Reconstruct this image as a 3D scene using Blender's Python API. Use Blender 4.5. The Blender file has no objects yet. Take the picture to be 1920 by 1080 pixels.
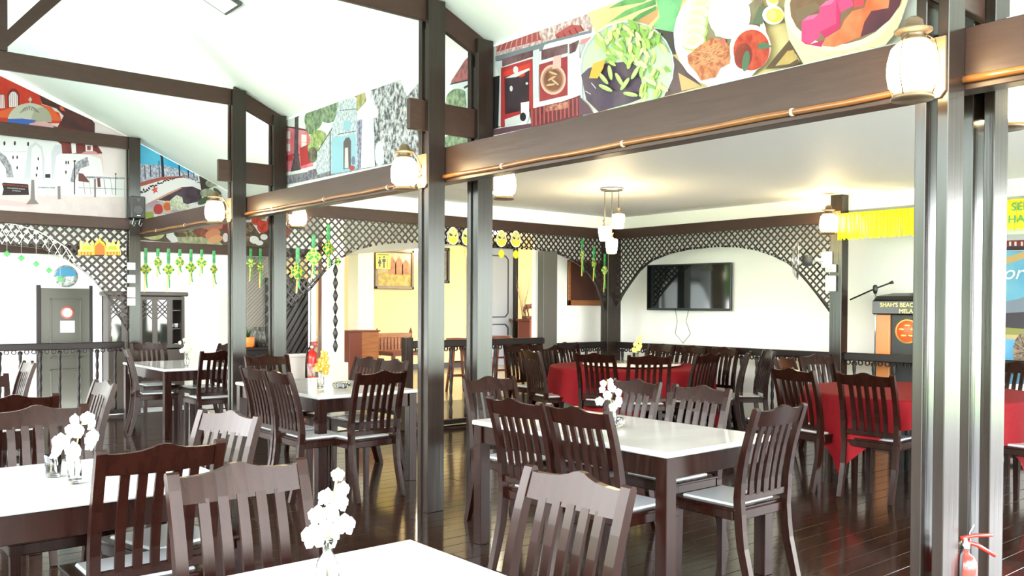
import bpy, math, random
from math import pi, sin, cos, radians
from mathutils import Vector, Matrix, Euler
random.seed(7)
S = bpy.context.scene
COL = S.collection
# ------------------------------------------------------------------ camera
CAM_F, CAM_YAW, CAM_PITCH, CAM_ROLL, CAM_CY, CAM_H = 1650.4, 0.87406, -0.016283, 0.0048075, 58.52, 1.45
def cam_axes():
    f = Vector((cos(CAM_PITCH)*cos(CAM_YAW), cos(CAM_PITCH)*sin(CAM_YAW), sin(CAM_PITCH)))
    r = Vector((sin(CAM_YAW), -cos(CAM_YAW), 0)); u = r.cross(f)
    c, s = cos(CAM_ROLL), sin(CAM_ROLL)
    return c*r + s*u, -s*r + c*u, f
AR, AU, AF = cam_axes()
cd = bpy.data.cameras.new('camera'); cam = bpy.data.objects.new('camera', cd); COL.objects.link(cam)
m = Matrix((AR, AU, -AF)).transposed().to_4x4(); m.translation = Vector((0, 0, CAM_H)); cam.matrix_world = m
cd.sensor_fit = 'HORIZONTAL'; cd.sensor_width = 36; cd.lens = CAM_F/1920*36; cd.shift_y = CAM_CY/1920; cd.clip_start = .05
S.camera = cam
def ray(px, py):
    return AR*((px-960)/CAM_F) - AU*((py-540-CAM_CY)/CAM_F) + AF
def on(ax, val, px, py):
    """point of a real plane (axis = value) that the photograph shows at a pixel"""
    o = Vector((0, 0, CAM_H)); d = ray(px, py); return o + d*((val-o[ax])/d[ax])
def onplane(p0, n, px, py):
    o = Vector((0, 0, CAM_H)); d = ray(px, py); p0 = Vector(p0); n = Vector(n)
    return o + d*((p0-o).dot(n)/d.dot(n))
# ------------------------------------------------------------------ light
w = bpy.data.worlds.new('sky'); S.world = w; w.use_nodes = True
nt = w.node_tree; bg = nt.nodes['Background']
tc = nt.nodes.new('ShaderNodeTexCoord'); sep = nt.nodes.new('ShaderNodeSeparateXYZ'); cr = nt.nodes.new('ShaderNodeValToRGB')
nt.links.new(tc.outputs['Generated'], sep.inputs[0]); nt.links.new(sep.outputs[2], cr.inputs[0])
cr.color_ramp.elements[0].color = (1, 1, 1, 1); cr.color_ramp.elements[1].color = (.80, .90, 1, 1)
cr.color_ramp.elements[1].position = .8
nt.links.new(cr.outputs[0], bg.inputs[0]); bg.inputs[1].default_value = 3.2
sl = bpy.data.lights.new('sun', 'SUN'); so = bpy.data.objects.new('sun', sl); COL.objects.link(so)
sl.energy = 10.0; sl.angle = radians(4); sl.color = (1, .96, .9); so.rotation_euler = Euler((radians(25), radians(-14), 0))
S.view_settings.view_transform = 'Standard'; S.view_settings.look = 'None'
S.view_settings.exposure = 2.75; S.view_settings.gamma = 1; S.view_settings.use_curve_mapping = False
S.cycles.max_bounces = 10; S.cycles.diffuse_bounces = 6; S.cycles.glossy_bounces = 4; S.cycles.transmission_bounces = 6
S.cycles.sample_clamp_indirect = 8; S.cycles.use_denoising = True
S.cycles.caustics_reflective = False; S.cycles.caustics_refractive = False
# ------------------------------------------------------------------ materials
MATS = {}
def mat(name, col, rough=.5, spec=.5, metal=0, coat=0, emit=None, es=0, noise=None, bump=0, scale=(8, 8, 8), trans=0, ior=1.45, detail=4):
    if name in MATS: return MATS[name]
    M = bpy.data.materials.new(name); M.use_nodes = True; n = M.node_tree; b = n.nodes['Principled BSDF']
    b.inputs['Base Color'].default_value = (*col, 1); b.inputs['Roughness'].default_value = rough
    b.inputs['Specular IOR Level'].default_value = spec; b.inputs['Metallic'].default_value = metal
    b.inputs['Coat Weight'].default_value = coat; b.inputs['Coat Roughness'].default_value = .08
    b.inputs['Transmission Weight'].default_value = trans; b.inputs['IOR'].default_value = ior
    if emit: b.inputs['Emission Color'].default_value = (*emit, 1); b.inputs['Emission Strength'].default_value = es
    if noise or bump:
        t = n.nodes.new('ShaderNodeTexCoord'); mp = n.nodes.new('ShaderNodeMapping'); mp.inputs['Scale'].default_value = scale
        n.links.new(t.outputs['Object'], mp.inputs[0]); nz = n.nodes.new('ShaderNodeTexNoise'); nz.inputs['Scale'].default_value = 1
        nz.inputs['Detail'].default_value = detail; n.links.new(mp.outputs[0], nz.inputs['Vector'])
        if noise:
            r = n.nodes.new('ShaderNodeValToRGB'); r.color_ramp.elements[0].position = .38; r.color_ramp.elements[1].position = .62
            r.color_ramp.elements[0].color = (*col, 1); r.color_ramp.elements[1].color = (*noise, 1)
            n.links.new(nz.outputs[0], r.inputs[0]); n.links.new(r.outputs[0], b.inputs['Base Color'])
        if bump:
            bp = n.nodes.new('ShaderNodeBump'); bp.inputs['Strength'].default_value = bump; bp.inputs['Distance'].default_value = .004
            n.links.new(nz.outputs[0], bp.inputs['Height']); n.links.new(bp.outputs[0], b.inputs['Normal'])
    MATS[name] = M; return M
def checker(name, a, b_, scale, rough=.35):
    M = bpy.data.materials.new(name); M.use_nodes = True; n = M.node_tree; b = n.nodes['Principled BSDF']; b.inputs['Roughness'].default_value = rough
    t = n.nodes.new('ShaderNodeTexCoord'); c = n.nodes.new('ShaderNodeTexChecker'); c.inputs['Scale'].default_value = scale
    c.inputs['Color1'].default_value = (*a, 1); c.inputs['Color2'].default_value = (*b_, 1)
    mp = n.nodes.new('ShaderNodeMapping'); mp.inputs['Rotation'].default_value = (.01, radians(45), .01); mp.inputs['Location'].default_value = (.003, .013, .004)
    n.links.new(t.outputs['Object'], mp.inputs[0]); n.links.new(mp.outputs[0], c.inputs[0]); n.links.new(c.outputs[0], b.inputs['Base Color'])
    MATS[name] = M; return M
POSTW = mat('varnished_post_wood', (.019, .012, .0095), .20, .42, coat=.0, noise=(.025, .0155, .0125), bump=.30, scale=(30, 30, 1.5))
BEAMW = mat('varnished_beam_wood', (.036, .018, .014), .36, .35, noise=(.043, .022, .017), bump=.15, scale=(12, 3, 40))
CHAIRW = mat('dark_stained_chair_wood', (.0105, .0029, .0019), .23, .25, coat=.0, noise=(.0150, .0041, .0025), bump=.05, scale=(40, 40, 4))
RAILW = mat('black_brown_rail_wood', (.010, .006, .0055), .4, .35)
LATW = mat('lattice_wood', (.022, .012, .010), .4, .5)
FLOORW = mat('lacquered_floor_wood', (.018, .009, .006), .12, .42, noise=(.028, .014, .009), bump=.10, scale=(3, 22, 3))
WHITE = mat('white_paint', (.86, .87, .88), .6, .3)
WALLW = mat('white_wall_paint', (.88, .88, .86), .7, .3)
CREAM = mat('cream_wall_paint', (.62, .50, .27), .7, .3)
CREAM2 = mat('pale_cream_paint', (.72, .66, .50), .7, .3)
MARBLE = mat('white_marble', (.56, .545, .525), .09, .4, noise=(.51, .495, .475), scale=(3, 5, 5), detail=8)
VINYL = mat('off_white_vinyl', (.48, .49, .50), .22, .5)
REDCL = mat('red_cloth', (.16, .0028, .006), .75, .2, noise=(.185, .004, .008), scale=(60, 60, 60))
GLASS = mat('clear_glass', (.97, .99, .98), .02, .5, trans=1)
PETAL = mat('white_petal', (.62, .62, .59), .5, .3)
YPETAL = mat('yellow_petal', (.62, .22, .01), .5, .3)
LIP = mat('yellow_lip', (.80, .72, .30), .5, .3)
STEM = mat('green_stem', (.35, .48, .12), .5, .3)
BRASS = mat('aged_brass', (.17, .115, .07), .40, .5, metal=.5)
SHADE = mat('lit_frosted_glass', (.95, .9, .75), .3, .5, emit=(1, .78, .42), es=11)
BLACK = mat('black_plastic', (.012, .012, .013), .4, .5)
DGREY = mat('dark_grey_plastic', (.06, .06, .065), .5, .5)
SCREEN = mat('black_glass_screen', (.006, .007, .008), .05, .6)
STEEL = mat('brushed_steel', (.55, .55, .56), .3, .5, metal=1)
REDP = mat('red_enamel', (.62, .03, .02), .25, .5, coat=.3)
WPL = mat('white_plastic', (.82, .82, .80), .4, .5)
GREEN = mat('green_ribbon', (.003, .17, .045), .35, .5, noise=(.04, .33, .09), scale=(30, 30, 18))
YELL = mat('yellow_ribbon', (.52, .40, .04), .35, .5, noise=(.62, .55, .16), scale=(30, 30, 18))
KETU = checker('woven_green_yellow', (.006, .20, .05), (.52, .42, .05), 34)
KETU2 = checker('woven_yellow_green', (.58, .50, .12), (.04, .28, .06), 34)
DOORW = mat('green_brown_door_paint', (.055, .055, .042), .3, .5)
DOORG = mat('grey_door_paint', (.22, .235, .27), .3, .5)
BENCHW = mat('orange_brown_wood', (.24, .085, .028), .35, .5, noise=(.32, .12, .04), scale=(4, 4, 30))
RBROWN = mat('red_brown_wood', (.14, .035, .02), .35, .5)
GREENRY = mat('tree_leaves', (.035, .12, .02), .6, .3, noise=(.10, .26, .05), scale=(1.2, 1.2, 1.2))
LAWN = mat('lawn_grass', (.13, .20, .085), .8, .2, noise=(.18, .26, .12), scale=(.6, .6, .6))
PAVE = mat('pale_paving', (.52, .53, .54), .6, .3)
BAMBOO = mat('bamboo_pole', (.17, .062, .016), .24, .5, coat=.2, noise=(.24, .10, .03), scale=(20, 2, 20))
FRINGE = mat('yellow_tinsel', (.90, .82, .0), .25, .5, metal=.25, noise=(.75, .62, 0), scale=(40, 40, 3))
for _m in (CHAIRW, BEAMW): _m.node_tree.nodes['Principled BSDF'].inputs['Specular Tint'].default_value = (1, .93, .86, 1)
POSTW.node_tree.nodes['Principled BSDF'].inputs['Specular Tint'].default_value = (.86, 1, .93, 1)  # sheen tinted green to stand in for greenery mirrored in the varnish
# ------------------------------------------------------------------ mesh helpers
class MB:
    def __init__(s): s.v = []; s.f = []; s.m = []; s.sm = []; s.mi = 0; s.smooth = False; s.X = None
    def add(s, vs, fs):
        k = len(s.v); s.v += [tuple(s.X @ Vector(p)) if s.X else tuple(p) for p in vs]
        for f in fs: s.f.append(tuple(i+k for i in f)); s.m.append(s.mi); s.sm.append(s.smooth)
        return s
    def box(s, x0, x1, y0, y1, z0, z1):
        return s.add([(x0, y0, z0), (x1, y0, z0), (x1, y1, z0), (x0, y1, z0), (x0, y0, z1), (x1, y0, z1), (x1, y1, z1), (x0, y1, z1)],
                     [(3, 2, 1, 0), (4, 5, 6, 7), (0, 1, 5, 4), (1, 2, 6, 5), (2, 3, 7, 6), (3, 0, 4, 7)])
    def bbox(s, x0, x1, y0, y1, z0, z1, c=.004):
        """box with chamfered edges"""
        X = (x0, x1); Y = (y0, y1); Z = (z0, z1); vs = []; idx = {}
        for i in (0, 1):
            for j in (0, 1):
                for k in (0, 1):
                    sx, sy, sz = (1-2*i)*c, (1-2*j)*c, (1-2*k)*c
                    for a, p in enumerate(((X[i], Y[j]+sy, Z[k]+sz), (X[i]+sx, Y[j], Z[k]+sz), (X[i]+sx, Y[j]+sy, Z[k]))):
                        idx[(i, j, k, a)] = len(vs); vs.append(p)
        F = []
        q = lambda *t: [idx[x] for x in t]
        for i in (0, 1):
            F.append(q((i, 0, 0, 0), (i, 1, 0, 0), (i, 1, 1, 0), (i, 0, 1, 0))[::(-1 if i == 0 else 1)])
            F.append(q((0, i, 0, 1), (1, i, 0, 1), (1, i, 1, 1), (0, i, 1, 1))[::(1 if i == 0 else -1)])
            F.append(q((0, 0, i, 2), (1, 0, i, 2), (1, 1, i, 2), (0, 1, i, 2))[::(-1 if i == 0 else 1)])
        for i in (0, 1):
            for j in (0, 1):
                F.append(q((i, j, 0, 0), (i, j, 1, 0), (i, j, 1, 1), (i, j, 0, 1)))
                F.append(q((i, 0, j, 0), (i, 1, j, 0), (i, 1, j, 2), (i, 0, j, 2)))
                F.append(q((0, i, j, 1), (1, i, j, 1), (1, i, j, 2), (0, i, j, 2)))
                for k in (0, 1): F.append(q((i, j, k, 0), (i, j, k, 1), (i, j, k, 2)))
        s.add(vs, F); s.fix = True; return s
    def tube(s, pts, r, n=6, cap=True):
        pts = [Vector(p) for p in pts]; rs = r if isinstance(r, (list, tuple)) else [r]*len(pts); vs = []; fs = []
        for i, p in enumerate(pts):
            t = (pts[min(i+1, len(pts)-1)]-pts[max(i-1, 0)]).normalized()
            a = t.cross(Vector((0, 0, 1)) if abs(t.z) < .95 else Vector((0, 1, 0))).normalized(); b = t.cross(a)
            for k in range(n): vs.append(p + (a*cos(2*pi*k/n) + b*sin(2*pi*k/n))*rs[i])
        for i in range(len(pts)-1):
            for k in range(n): fs.append((i*n+k, i*n+(k+1) % n, (i+1)*n+(k+1) % n, (i+1)*n+k))
        if cap: fs += [tuple(range(n))[::-1], tuple((len(pts)-1)*n+k for k in range(n))]
        s.smooth = True; s.add(vs, fs); s.smooth = False; return s
    def lathe(s, prof, n=14, c=(0, 0, 0), sx=1, sy=1, smooth=True):
        vs = []; fs = []
        for r, z in prof:
            for k in range(n): vs.append((c[0]+r*sx*cos(2*pi*k/n), c[1]+r*sy*sin(2*pi*k/n), c[2]+z))
        for i in range(len(prof)-1):
            for k in range(n): fs.append((i*n+k, i*n+(k+1) % n, (i+1)*n+(k+1) % n, (i+1)*n+k))
        if prof[0][0] > 1e-5: fs.append(tuple(range(n))[::-1])
        if prof[-1][0] > 1e-5: fs.append(tuple((len(prof)-1)*n+k for k in range(n)))
        s.smooth = smooth; s.add(vs, fs); s.smooth = False; return s
    def prism(s, poly, a, b, ax=1):
        """extrude a 2D polygon along an axis from a to b"""
        def P(u, v, t): return (t, u, v) if ax == 0 else ((u, t, v) if ax == 1 else (u, v, t))
        n = len(poly); s.add([P(u, v, a) for u, v in poly]+[P(u, v, b) for u, v in poly],
            [tuple(range(n)), tuple(range(2*n-1, n-1, -1))]+[(i, i+n, (i+1) % n+n, (i+1) % n) for i in range(n)]); s.fix = True; return s
    def sweep(s, path, w, d):
        """rectangular bar along a y-z path, w wide in x, d deep"""
        hw = w/2; vs = []; fs = []; n = len(path)
        for i, q in enumerate(path):
            x, y, z = q; dd = d[i] if isinstance(d, (list, tuple)) else d
            p0 = path[max(i-1, 0)]; p1 = path[min(i+1, n-1)]; t = Vector((0, p1[1]-p0[1], p1[2]-p0[2])).normalized(); nn = Vector((0, t.z, -t.y))*dd/2
            vs += [(x-hw, y-nn.y, z-nn.z), (x+hw, y-nn.y, z-nn.z), (x+hw, y+nn.y, z+nn.z), (x-hw, y+nn.y, z+nn.z)]
        for i in range(n-1):
            for k in range(4): fs.append((4*i+k, 4*i+(k+1) % 4, 4*i+4+(k+1) % 4, 4*i+4+k))
        fs += [(3, 2, 1, 0), (4*n-4, 4*n-3, 4*n-2, 4*n-1)]
        s.add(vs, fs); return s
    fix = False
    def mesh(s, name, mats):
        me = bpy.data.meshes.new(name); me.from_pydata(s.v, [], s.f)
        for M in (mats if isinstance(mats, (list, tuple)) else [mats]): me.materials.append(M)
        me.polygons.foreach_set('material_index', s.m); me.polygons.foreach_set('use_smooth', s.sm); me.update()
        if s.fix:
            import bmesh
            b = bmesh.new(); b.from_mesh(me); bmesh.ops.recalc_face_normals(b, faces=b.faces); b.to_mesh(me); b.free()
        return me
    def build(s, name, mats, parent=None, loc=None, rz=0):
        o = bpy.data.objects.new(name, s.mesh(name, mats)); COL.objects.link(o)
        if loc is not None: o.location = loc
        if rz: o.rotation_euler.z = rz
        if parent: o.parent = parent
        return o
def tag(o, label=None, cat=None, group=None, kind=None):
    if label: o['label'] = label
    if cat: o['category'] = cat
    if group: o['group'] = group
    if kind: o['kind'] = kind
    return o
def thing(name, loc, label, cat, rz=0, group=None):
    o = bpy.data.objects.new(name, None); COL.objects.link(o); o.location = loc; o.rotation_euler = (0, 0, rz); o.empty_display_size = .1
    return tag(o, label, cat, group)
def share(name, me, parent, loc=(0, 0, 0), rot=(0, 0, 0), scale=(1, 1, 1)):
    o = bpy.data.objects.new(name, me); COL.objects.link(o); o.parent = parent; o.location = loc; o.rotation_euler = rot; o.scale = scale; return o
def copy_tree(o, parent=None):
    c = o.copy(); COL.objects.link(c)
    if parent: c.parent = parent
    for ch in list(KIDS.get(o.name, ())): copy_tree(ch, c)
    return c
KIDS = {}
def kids_index(root):
    for o in bpy.data.objects:
        if o.parent: KIDS.setdefault(o.parent.name, [])
        if o.parent and o not in KIDS[o.parent.name]: KIDS[o.parent.name].append(o)
def struct(name, mb, M): return tag(mb.build(name, M), kind='structure')
def text(body, size, M, parent, name='lettering', loc=(0, 0, 0), rot=(0, 0, 0), ext=.001, sx=1, shear=0):
    c = bpy.data.curves.new(name, 'FONT'); c.body = body; c.size = size; c.extrude = ext; c.align_x = 'CENTER'; c.align_y = 'CENTER'
    o = bpy.data.objects.new(name, c); COL.objects.link(o); c.materials.append(M); o.location = loc; o.rotation_euler = rot; o.scale = (sx, 1, 1)
    bpy.context.view_layer.update(); dg = bpy.context.evaluated_depsgraph_get(); me = bpy.data.meshes.new_from_object(o.evaluated_get(dg))
    bpy.data.objects.remove(o); o = bpy.data.objects.new(name, me); COL.objects.link(o); o.location = loc; o.rotation_euler = rot; o.scale = (sx, 1, 1)
    if shear:
        for v in me.vertices: v.co.x += shear*v.co.y
    if parent: o.parent = parent
    return o
# ------------------------------------------------------------------ the setting
fl = struct('floor', MB().box(-3.2, 13.0, -3.2, 11.95, -.12, -.014), RAILW)
PLK = MB().bbox(-1.2, 1.2, -.068, .068, -.016, 0, .0015).mesh('plank', FLOORW)
r_ = random.Random(3)
for k in range(58):
    y = .45 + k*.139
    for i in range(4):
        share('plank', PLK, fl, (.7+i*2.405+(k % 3)*.55, y, 0), (r_.uniform(-.0025, .0025), r_.uniform(-.0012, .0012), 0))
for k in range(26):
    y = .45+58*.139+k*.139
    for i in range(2): share('plank', PLK, fl, (.9+i*2.405+(k % 3)*.55, y, 0), (r_.uniform(-.0025, .0025), r_.uniform(-.0012, .0012), 0))
# roof : two white slopes
RX, RZ, SLP = 1.45, 4.515, .44
def roofz(x): return RZ-SLP*abs(x-RX)
mb = MB()
for (xa, xb, ya, yb) in ((RX, 4.10, -2.4, 8.55), (RX, 6.7, 8.55, 12.0), (-1.3, RX, -2.4, 12.0)):
    za, zb = roofz(xa), roofz(xb)
    mb.add([(xa, ya, za), (xb, ya, zb), (xb, yb, zb), (xa, yb, za), (xa, ya, za+.06), (xb, ya, zb+.06), (xb, yb, zb+.06), (xa, yb, za+.06)],
           [(0, 1, 2, 3), (7, 6, 5, 4), (0, 4, 5, 1), (1, 5, 6, 2), (2, 6, 7, 3), (3, 7, 4, 0)])
struct('ceiling', mb, WHITE)
struct('ceiling_1', MB().box(4.06, 9.9, -2.4, 8.62, 2.665, 2.74), WHITE)      # flat ceiling of the side room
struct('ceiling_2', MB().box(5.36, 13.0, 8.62, 13.4, 2.72, 2.78), WHITE)
# walls
struct('wall_upper_side', MB().box(4.055, 4.12, -2.4, 8.55, 2.60, 3.345), WALLW)
struct('wall_side', MB().box(9.66, 9.76, .9, 9.1, 0, 2.70), WALLW)
struct('wall_upper_back', MB().box(8.99, 9.66, -2.4, 8.6, 2.50, 2.668).box(4.12, 9.0, 8.47, 8.60, 2.50, 2.668), WALLW)
struct('wall_board', MB().box(7.93, 9.70, 8.98, 9.06, 0, 2.72), WALLW)
struct('wall_lobby_back', MB().box(5.36, 13.0, 13.0, 13.1, 0, 2.8), CREAM)
struct('wall_lobby_end', MB().box(12.3, 12.4, 8.9, 13.0, 0, 2.8), CREAM2)
gb = MB().prism([(-1.25, 2.40), (-1.25, 3.32), (RX, RZ-.005), (6.6, 2.255), (6.6, 2.12), (3.62, 2.12), (3.62, 2.40)], 11.97, 12.05, 1)
struct('wall_gable', gb, WALLW)
struct('wall_veranda', MB().box(-4, 4.6, 13.1, 13.2, -.4, 2.9).box(4.6, 5.36, 13.1, 13.2, -.4, 2.9), WALLW)
struct('floor_veranda', MB().box(-4, 3.45, 12.0, 13.1, -.5, -.4), PAVE)
struct('floor_pantry', MB().box(3.45, 5.3, 11.95, 13.1, -.1, -.005), PAVE)
struct('ceiling_veranda', MB().box(-4, 5.2, 12.05, 13.3, 2.9, 2.95), WHITE)
struct('trim_1', MB().box(-3, 3.5, 13.02, 13.09, 2.10, 2.235), BEAMW)
lf = struct('floor_lobby', MB().box(5.40, 7.93, 8.56, 13.0, 0, .30).box(7.93, 12.3, 9.06, 13.0, 0, .30), mat('lobby_floor', (.42, .33, .18), .2, .5))
struct('baseboard_lobby', MB().box(5.4, 12.3, 12.975, 12.998, .30, .40), RAILW)
# outdoors
WET = mat('dark_wet_paving', (.10, .155, .150), .35, .5, noise=(.13, .19, .185), scale=(.8, .8, .8))
struct('ground_bounce_strip', MB().box(3.5, 14, -6, -2.4, -.22, -.11), mat('pale_bounce_paving', (.58, .60, .62), .7))  # unseen pale strip added to bounce sunlight onto the side room ceiling
struct('ground_paving', MB().box(-14, 14, -8, -2.4, -.25, -.12).box(-9, -1.3, -2.4, 14, -.25, -.12).box(9.8, 14, -2.4, 12.9, -.25, -.12), WET)
struct('ground_lawn', MB().box(-45, 24, -17, -8, -.32, -.2).box(-45, -9, -8, 25, -.32, -.2).box(14, 24, -8, 13, -.32, -.2), LAWN)
struct('ground_sand', MB().box(-160, 160, -160, -17, -.5, -.35).box(24, 160, -17, 60, -.5, -.35), mat('pale_beach_sand', (.62, .60, .54), .8))
for i in range(9):
    a = radians(145+i*11); d = 24+(i % 2)*8
    t = thing('tree', (3+d*cos(a), 3+d*sin(a), -.2), 'broad green tree on the lawn outside the open hall', 'tree', 0, 'trees on the lawn outside')
    MB().tube([(0, 0, 0), (.1, 0, 1.2), (0, .1, 2.6)], [.22, .17, .12], 7).build('trunk', RBROWN, t)
    cm = MB(); rr = random.Random(i)
    for k in range(7):
        c = (rr.uniform(-1.3, 1.3), rr.uniform(-1.3, 1.3), rr.uniform(2.2, 4.2)); R = rr.uniform(1.0, 1.7)
        cm.lathe([(0, -R), (R*.55, -R*.8), (R*.95, -.3*R), (R, .1*R), (R*.75, .65*R), (R*.35, .93*R), (0, R)], 9, c)
    cm.build('crown', GREENRY, t)
# ------------------------------------------------------------------ posts and trusses
YS = (1.53, 5.04, 8.43, 11.735)
PN = ('nearest', 'second', 'third', 'farthest')
def post(x, y, top, label, spacer=True):
    t = thing('paired_post', (x, y, 0), label, 'post')
    for y0 in (0, .086): MB().bbox(0, .14, y0, y0+.043, 0, top, .003).build('plank', POSTW, t)
    if spacer:
        MB().box(.014, .128, .043, .086, 0, 2.64).build('spacer', POSTW, t); MB().box(.014, .128, .043, .086, 2.88, top-.2).build('spacer', POSTW, t)
    return t
PL = ['thick paired-plank post close to the camera with the big lantern', 'paired-plank post with a lantern between the two white marble tables',
      'paired-plank post beside the far left tables with a lantern', 'paired-plank post carrying the black loudspeaker and switch plates']
P2 = ['inner paired-plank post just behind the closest big post', 'inner paired-plank post just behind the middle post',
      'inner paired-plank post beside the hanging ketupat and lattice', None]
for i, y in enumerate(YS):
    post(3.46, y, 3.562, PL[i], i > 0)
    if P2[i]: post(3.89, y, 3.372, P2[i], i > 0)
for y in (-1.98,):
    post(3.46, y, 3.562, 'paired-plank post behind the camera on the open side')
TN = ('over the closest post', 'over the middle post', 'over the far left tables', 'in front of the mosque mural')
for i, y in enumerate(YS):
    ya, yb = y+.044, y+.085
    tag(MB().bbox(-.62, 3.50, ya, yb, 3.415, 3.57, .003).build('tie_beam', BEAMW), 'long dark horizontal tie beam '+TN[i], 'beam')
    if i < 3:
        tag(MB().bbox(3.335, 4.02, ya, yb, 2.655, 2.865, .003).build('short_tie', BEAMW), 'short dark tie joining the paired posts '+TN[i], 'beam')
        tag(MB().prism([(3.50, 3.435), (3.50, 3.60), (4.05, 3.355), (4.05, 3.20)], ya, yb, 1).build('rafter', BEAMW), 'short sloping dark rafter end '+TN[i], 'beam')
    if i == 3: continue
    kt = thing('king_post', (1.44, y, 3.57), 'dark king post with slanting struts '+TN[i], 'post')
    MB().box(-.075, .075, .02, .11, 0, .86).build('post', BEAMW, kt)
    for s_ in (-1, 1):
        b = MB(); b.add([(s_*.07, .03, .03), (s_*.07, .10, .03), (s_*.07, .10, .17), (s_*.07, .03, .17), (s_*.56, .03, .60), (s_*.56, .10, .60), (s_*.50, .10, .70), (s_*.50, .03, .70)],
            [(0, 1, 2, 3), (7, 6, 5, 4), (0, 4, 5, 1), (1, 5, 6, 2), (2, 6, 7, 3), (3, 7, 4, 0)]); b.fix = True
        b.build('strut', BEAMW, kt)
# long beams along the posts, one per bay, with a bamboo pole under the edge
BY = (-1.9, 1.59, 5.10, 8.49, 11.76)
BL = ('right of the closest post', 'under the food mural', 'under the stone ruin mural', 'between the two far posts')
for i in range(4):
    t = thing('long_beam', (3.605, BY[i], 2.36), 'long dark beam '+BL[i]+' with a bamboo pole', 'beam')
    L = BY[i+1]-BY[i]
    MB().bbox(0, .20, 0, L, -.015, (.192, .192, .153, .158)[i], .003).build('board', BEAMW, t)
    MB().bbox(-.0, .10, 0, L, -.055, -.016, .003).build('lower_board', BEAMW, t)
    pts = [(-.012, j*L/16, -.018+.003*sin(j*1.7+i)) for j in range(17)]
    tag(MB().tube(pts, [.0155+.0015*(j % 4 == 0) for j in range(17)], 8).build('bamboo_pole', BAMBOO, t), 'glossy orange bamboo pole')
    for j in range(3): MB().lathe([(.019, -.007), (.0195, 0), (.019, .007)], 10).build('pole_tie', mat('twine', (.5, .42, .32), .7), t, (-.012, L*(.2+.3*j), -.018)).rotation_euler = (pi/2, 0, 0)
t = tag(MB().bbox(-1.2, 3.46, 11.72, 11.90, 2.385, 2.525, .003).build('gable_beam', BEAMW), 'dark beam under the white mosque mural', 'beam')
t = tag(MB().bbox(3.60, 6.55, 11.88, 11.965, 2.125, 2.255, .003).build('pantry_header', BEAMW), 'dark header beam over the pantry with ketupat hanging', 'beam')
# ------------------------------------------------------------------ lattice screens
def lattice_screen(origin, axis, L, ztop, edge, header, label, cell=.085, lw=.016):
    """panel in the axis direction; edge(u) = lower outline height; header = (z0,z1)"""
    t = thing('lattice_screen', origin, label, 'screen', 0 if axis == 'x' else pi/2)
    MB().bbox(0, L, -.05, .05, header[0], header[1], .003).build('top_rail', BEAMW, t)
    m_ = MB(); st = .02; N = int(L/cell)+40
    for sgn, yo in ((1, -.006), (-1, .006)):
        for k in range(-N, N):
            u0 = k*cell
            seg = None; zz = ztop
            # walk down the lath and keep what lies above the outline
            zs = [ztop-j*st for j in range(int(1.4/st))]
            run = []
            for z in zs:
                u = u0+sgn*(ztop-z)
                if 0 <= u <= L and z >= edge(u): run.append((u, z))
                else:
                    if len(run) > 1: lath(m_, run[0], run[-1], yo, lw)
                    run = []
            if len(run) > 1: lath(m_, run[0], run[-1], yo, lw)
    tag(m_.build('lattice', LATW, t), kind='stuff')
    em = MB(); us = [L*j/60 for j in range(61)]
    for a, b in zip(us[:-1], us[1:]):
        za, zb = edge(a), edge(b)
        if abs(za-zb) > .5: continue
        em.add([(a, -.018, za), (a, .018, za), (b, .018, zb), (b, -.018, zb), (a, -.018, za+.022), (a, .018, za+.022), (b, .018, zb+.022), (b, -.018, zb+.022)],
               [(0, 1, 2, 3), (7, 6, 5, 4), (0, 4, 5, 1), (2, 6, 7, 3)])
    em.fix = True; em.build('edge_trim', LATW, t)
    return t
def lath(m_, a, b, yo, lw):
    d = Vector((b[0]-a[0], 0, b[1]-a[1])).normalized(); n = Vector((-d.z, 0, d.x))*lw/2; h = .0055
    A = Vector((a[0], yo, a[1])); B = Vector((b[0], yo, b[1])); y = Vector((0, h, 0))
    m_.add([A-n-y, A+n-y, B+n-y, B-n-y, A-n+y, A+n+y, B+n+y, B-n+y], [(0, 1, 2, 3), (7, 6, 5, 4), (0, 4, 7, 3), (1, 2, 6, 5)])
def interp(pts):
    def f(u):
        if u <= pts[0][0]: return pts[0][1]
        for (a, b), (c, d) in zip(pts[:-1], pts[1:]):
            if u <= c: return b+(d-b)*(u-a)/(c-a)
        return pts[-1][1]
    return f
E1 = interp([(4.03, 1.35), (4.20, 1.48), (4.35, 1.62), (4.50, 1.79), (4.62, 1.90), (4.86, 2.035), (5.10, 2.098), (5.40, 2.145), (5.74, 2.165), (7.60, 2.155), (7.86, 2.13), (8.1, 2.065), (8.325, 1.97), (8.5, 1.84), (8.633, 1.69), (8.77, 1.37)])
lattice_screen((4.03, 8.50, 0), 'x', 4.74, 2.375, lambda u: E1(u+4.03), (2.37, 2.495), 'long lattice screen with curved ends before the cream lobby')
E2 = interp([(5.20, 1.37), (5.39, 1.60), (5.55, 1.78), (5.73, 1.936), (5.95, 2.04), (6.16, 2.108), (6.45, 2.16), (6.75, 2.18), (7.2, 2.165), (7.5, 2.125), (7.82, 2.039), (8.03, 1.90), (8.2, 1.725), (8.33, 1.58), (8.43, 1.41)])
lattice_screen((8.95, 5.21, 0), 'y', 3.24, 2.375, lambda u: E2(u+5.21), (2.37, 2.495), 'arched lattice screen in front of the wall television')
E0 = interp([(-1.0, 1.30), (-.9, 1.55), (-.6, 1.86), (-.2, 2.05), (.4, 2.12), (1.3, 2.14), (2.0, 2.14), (2.5, 2.10), (2.79, 1.961), (3.03, 1.77), (3.22, 1.54), (3.33, 1.33), (3.46, 1.09)])
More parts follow.
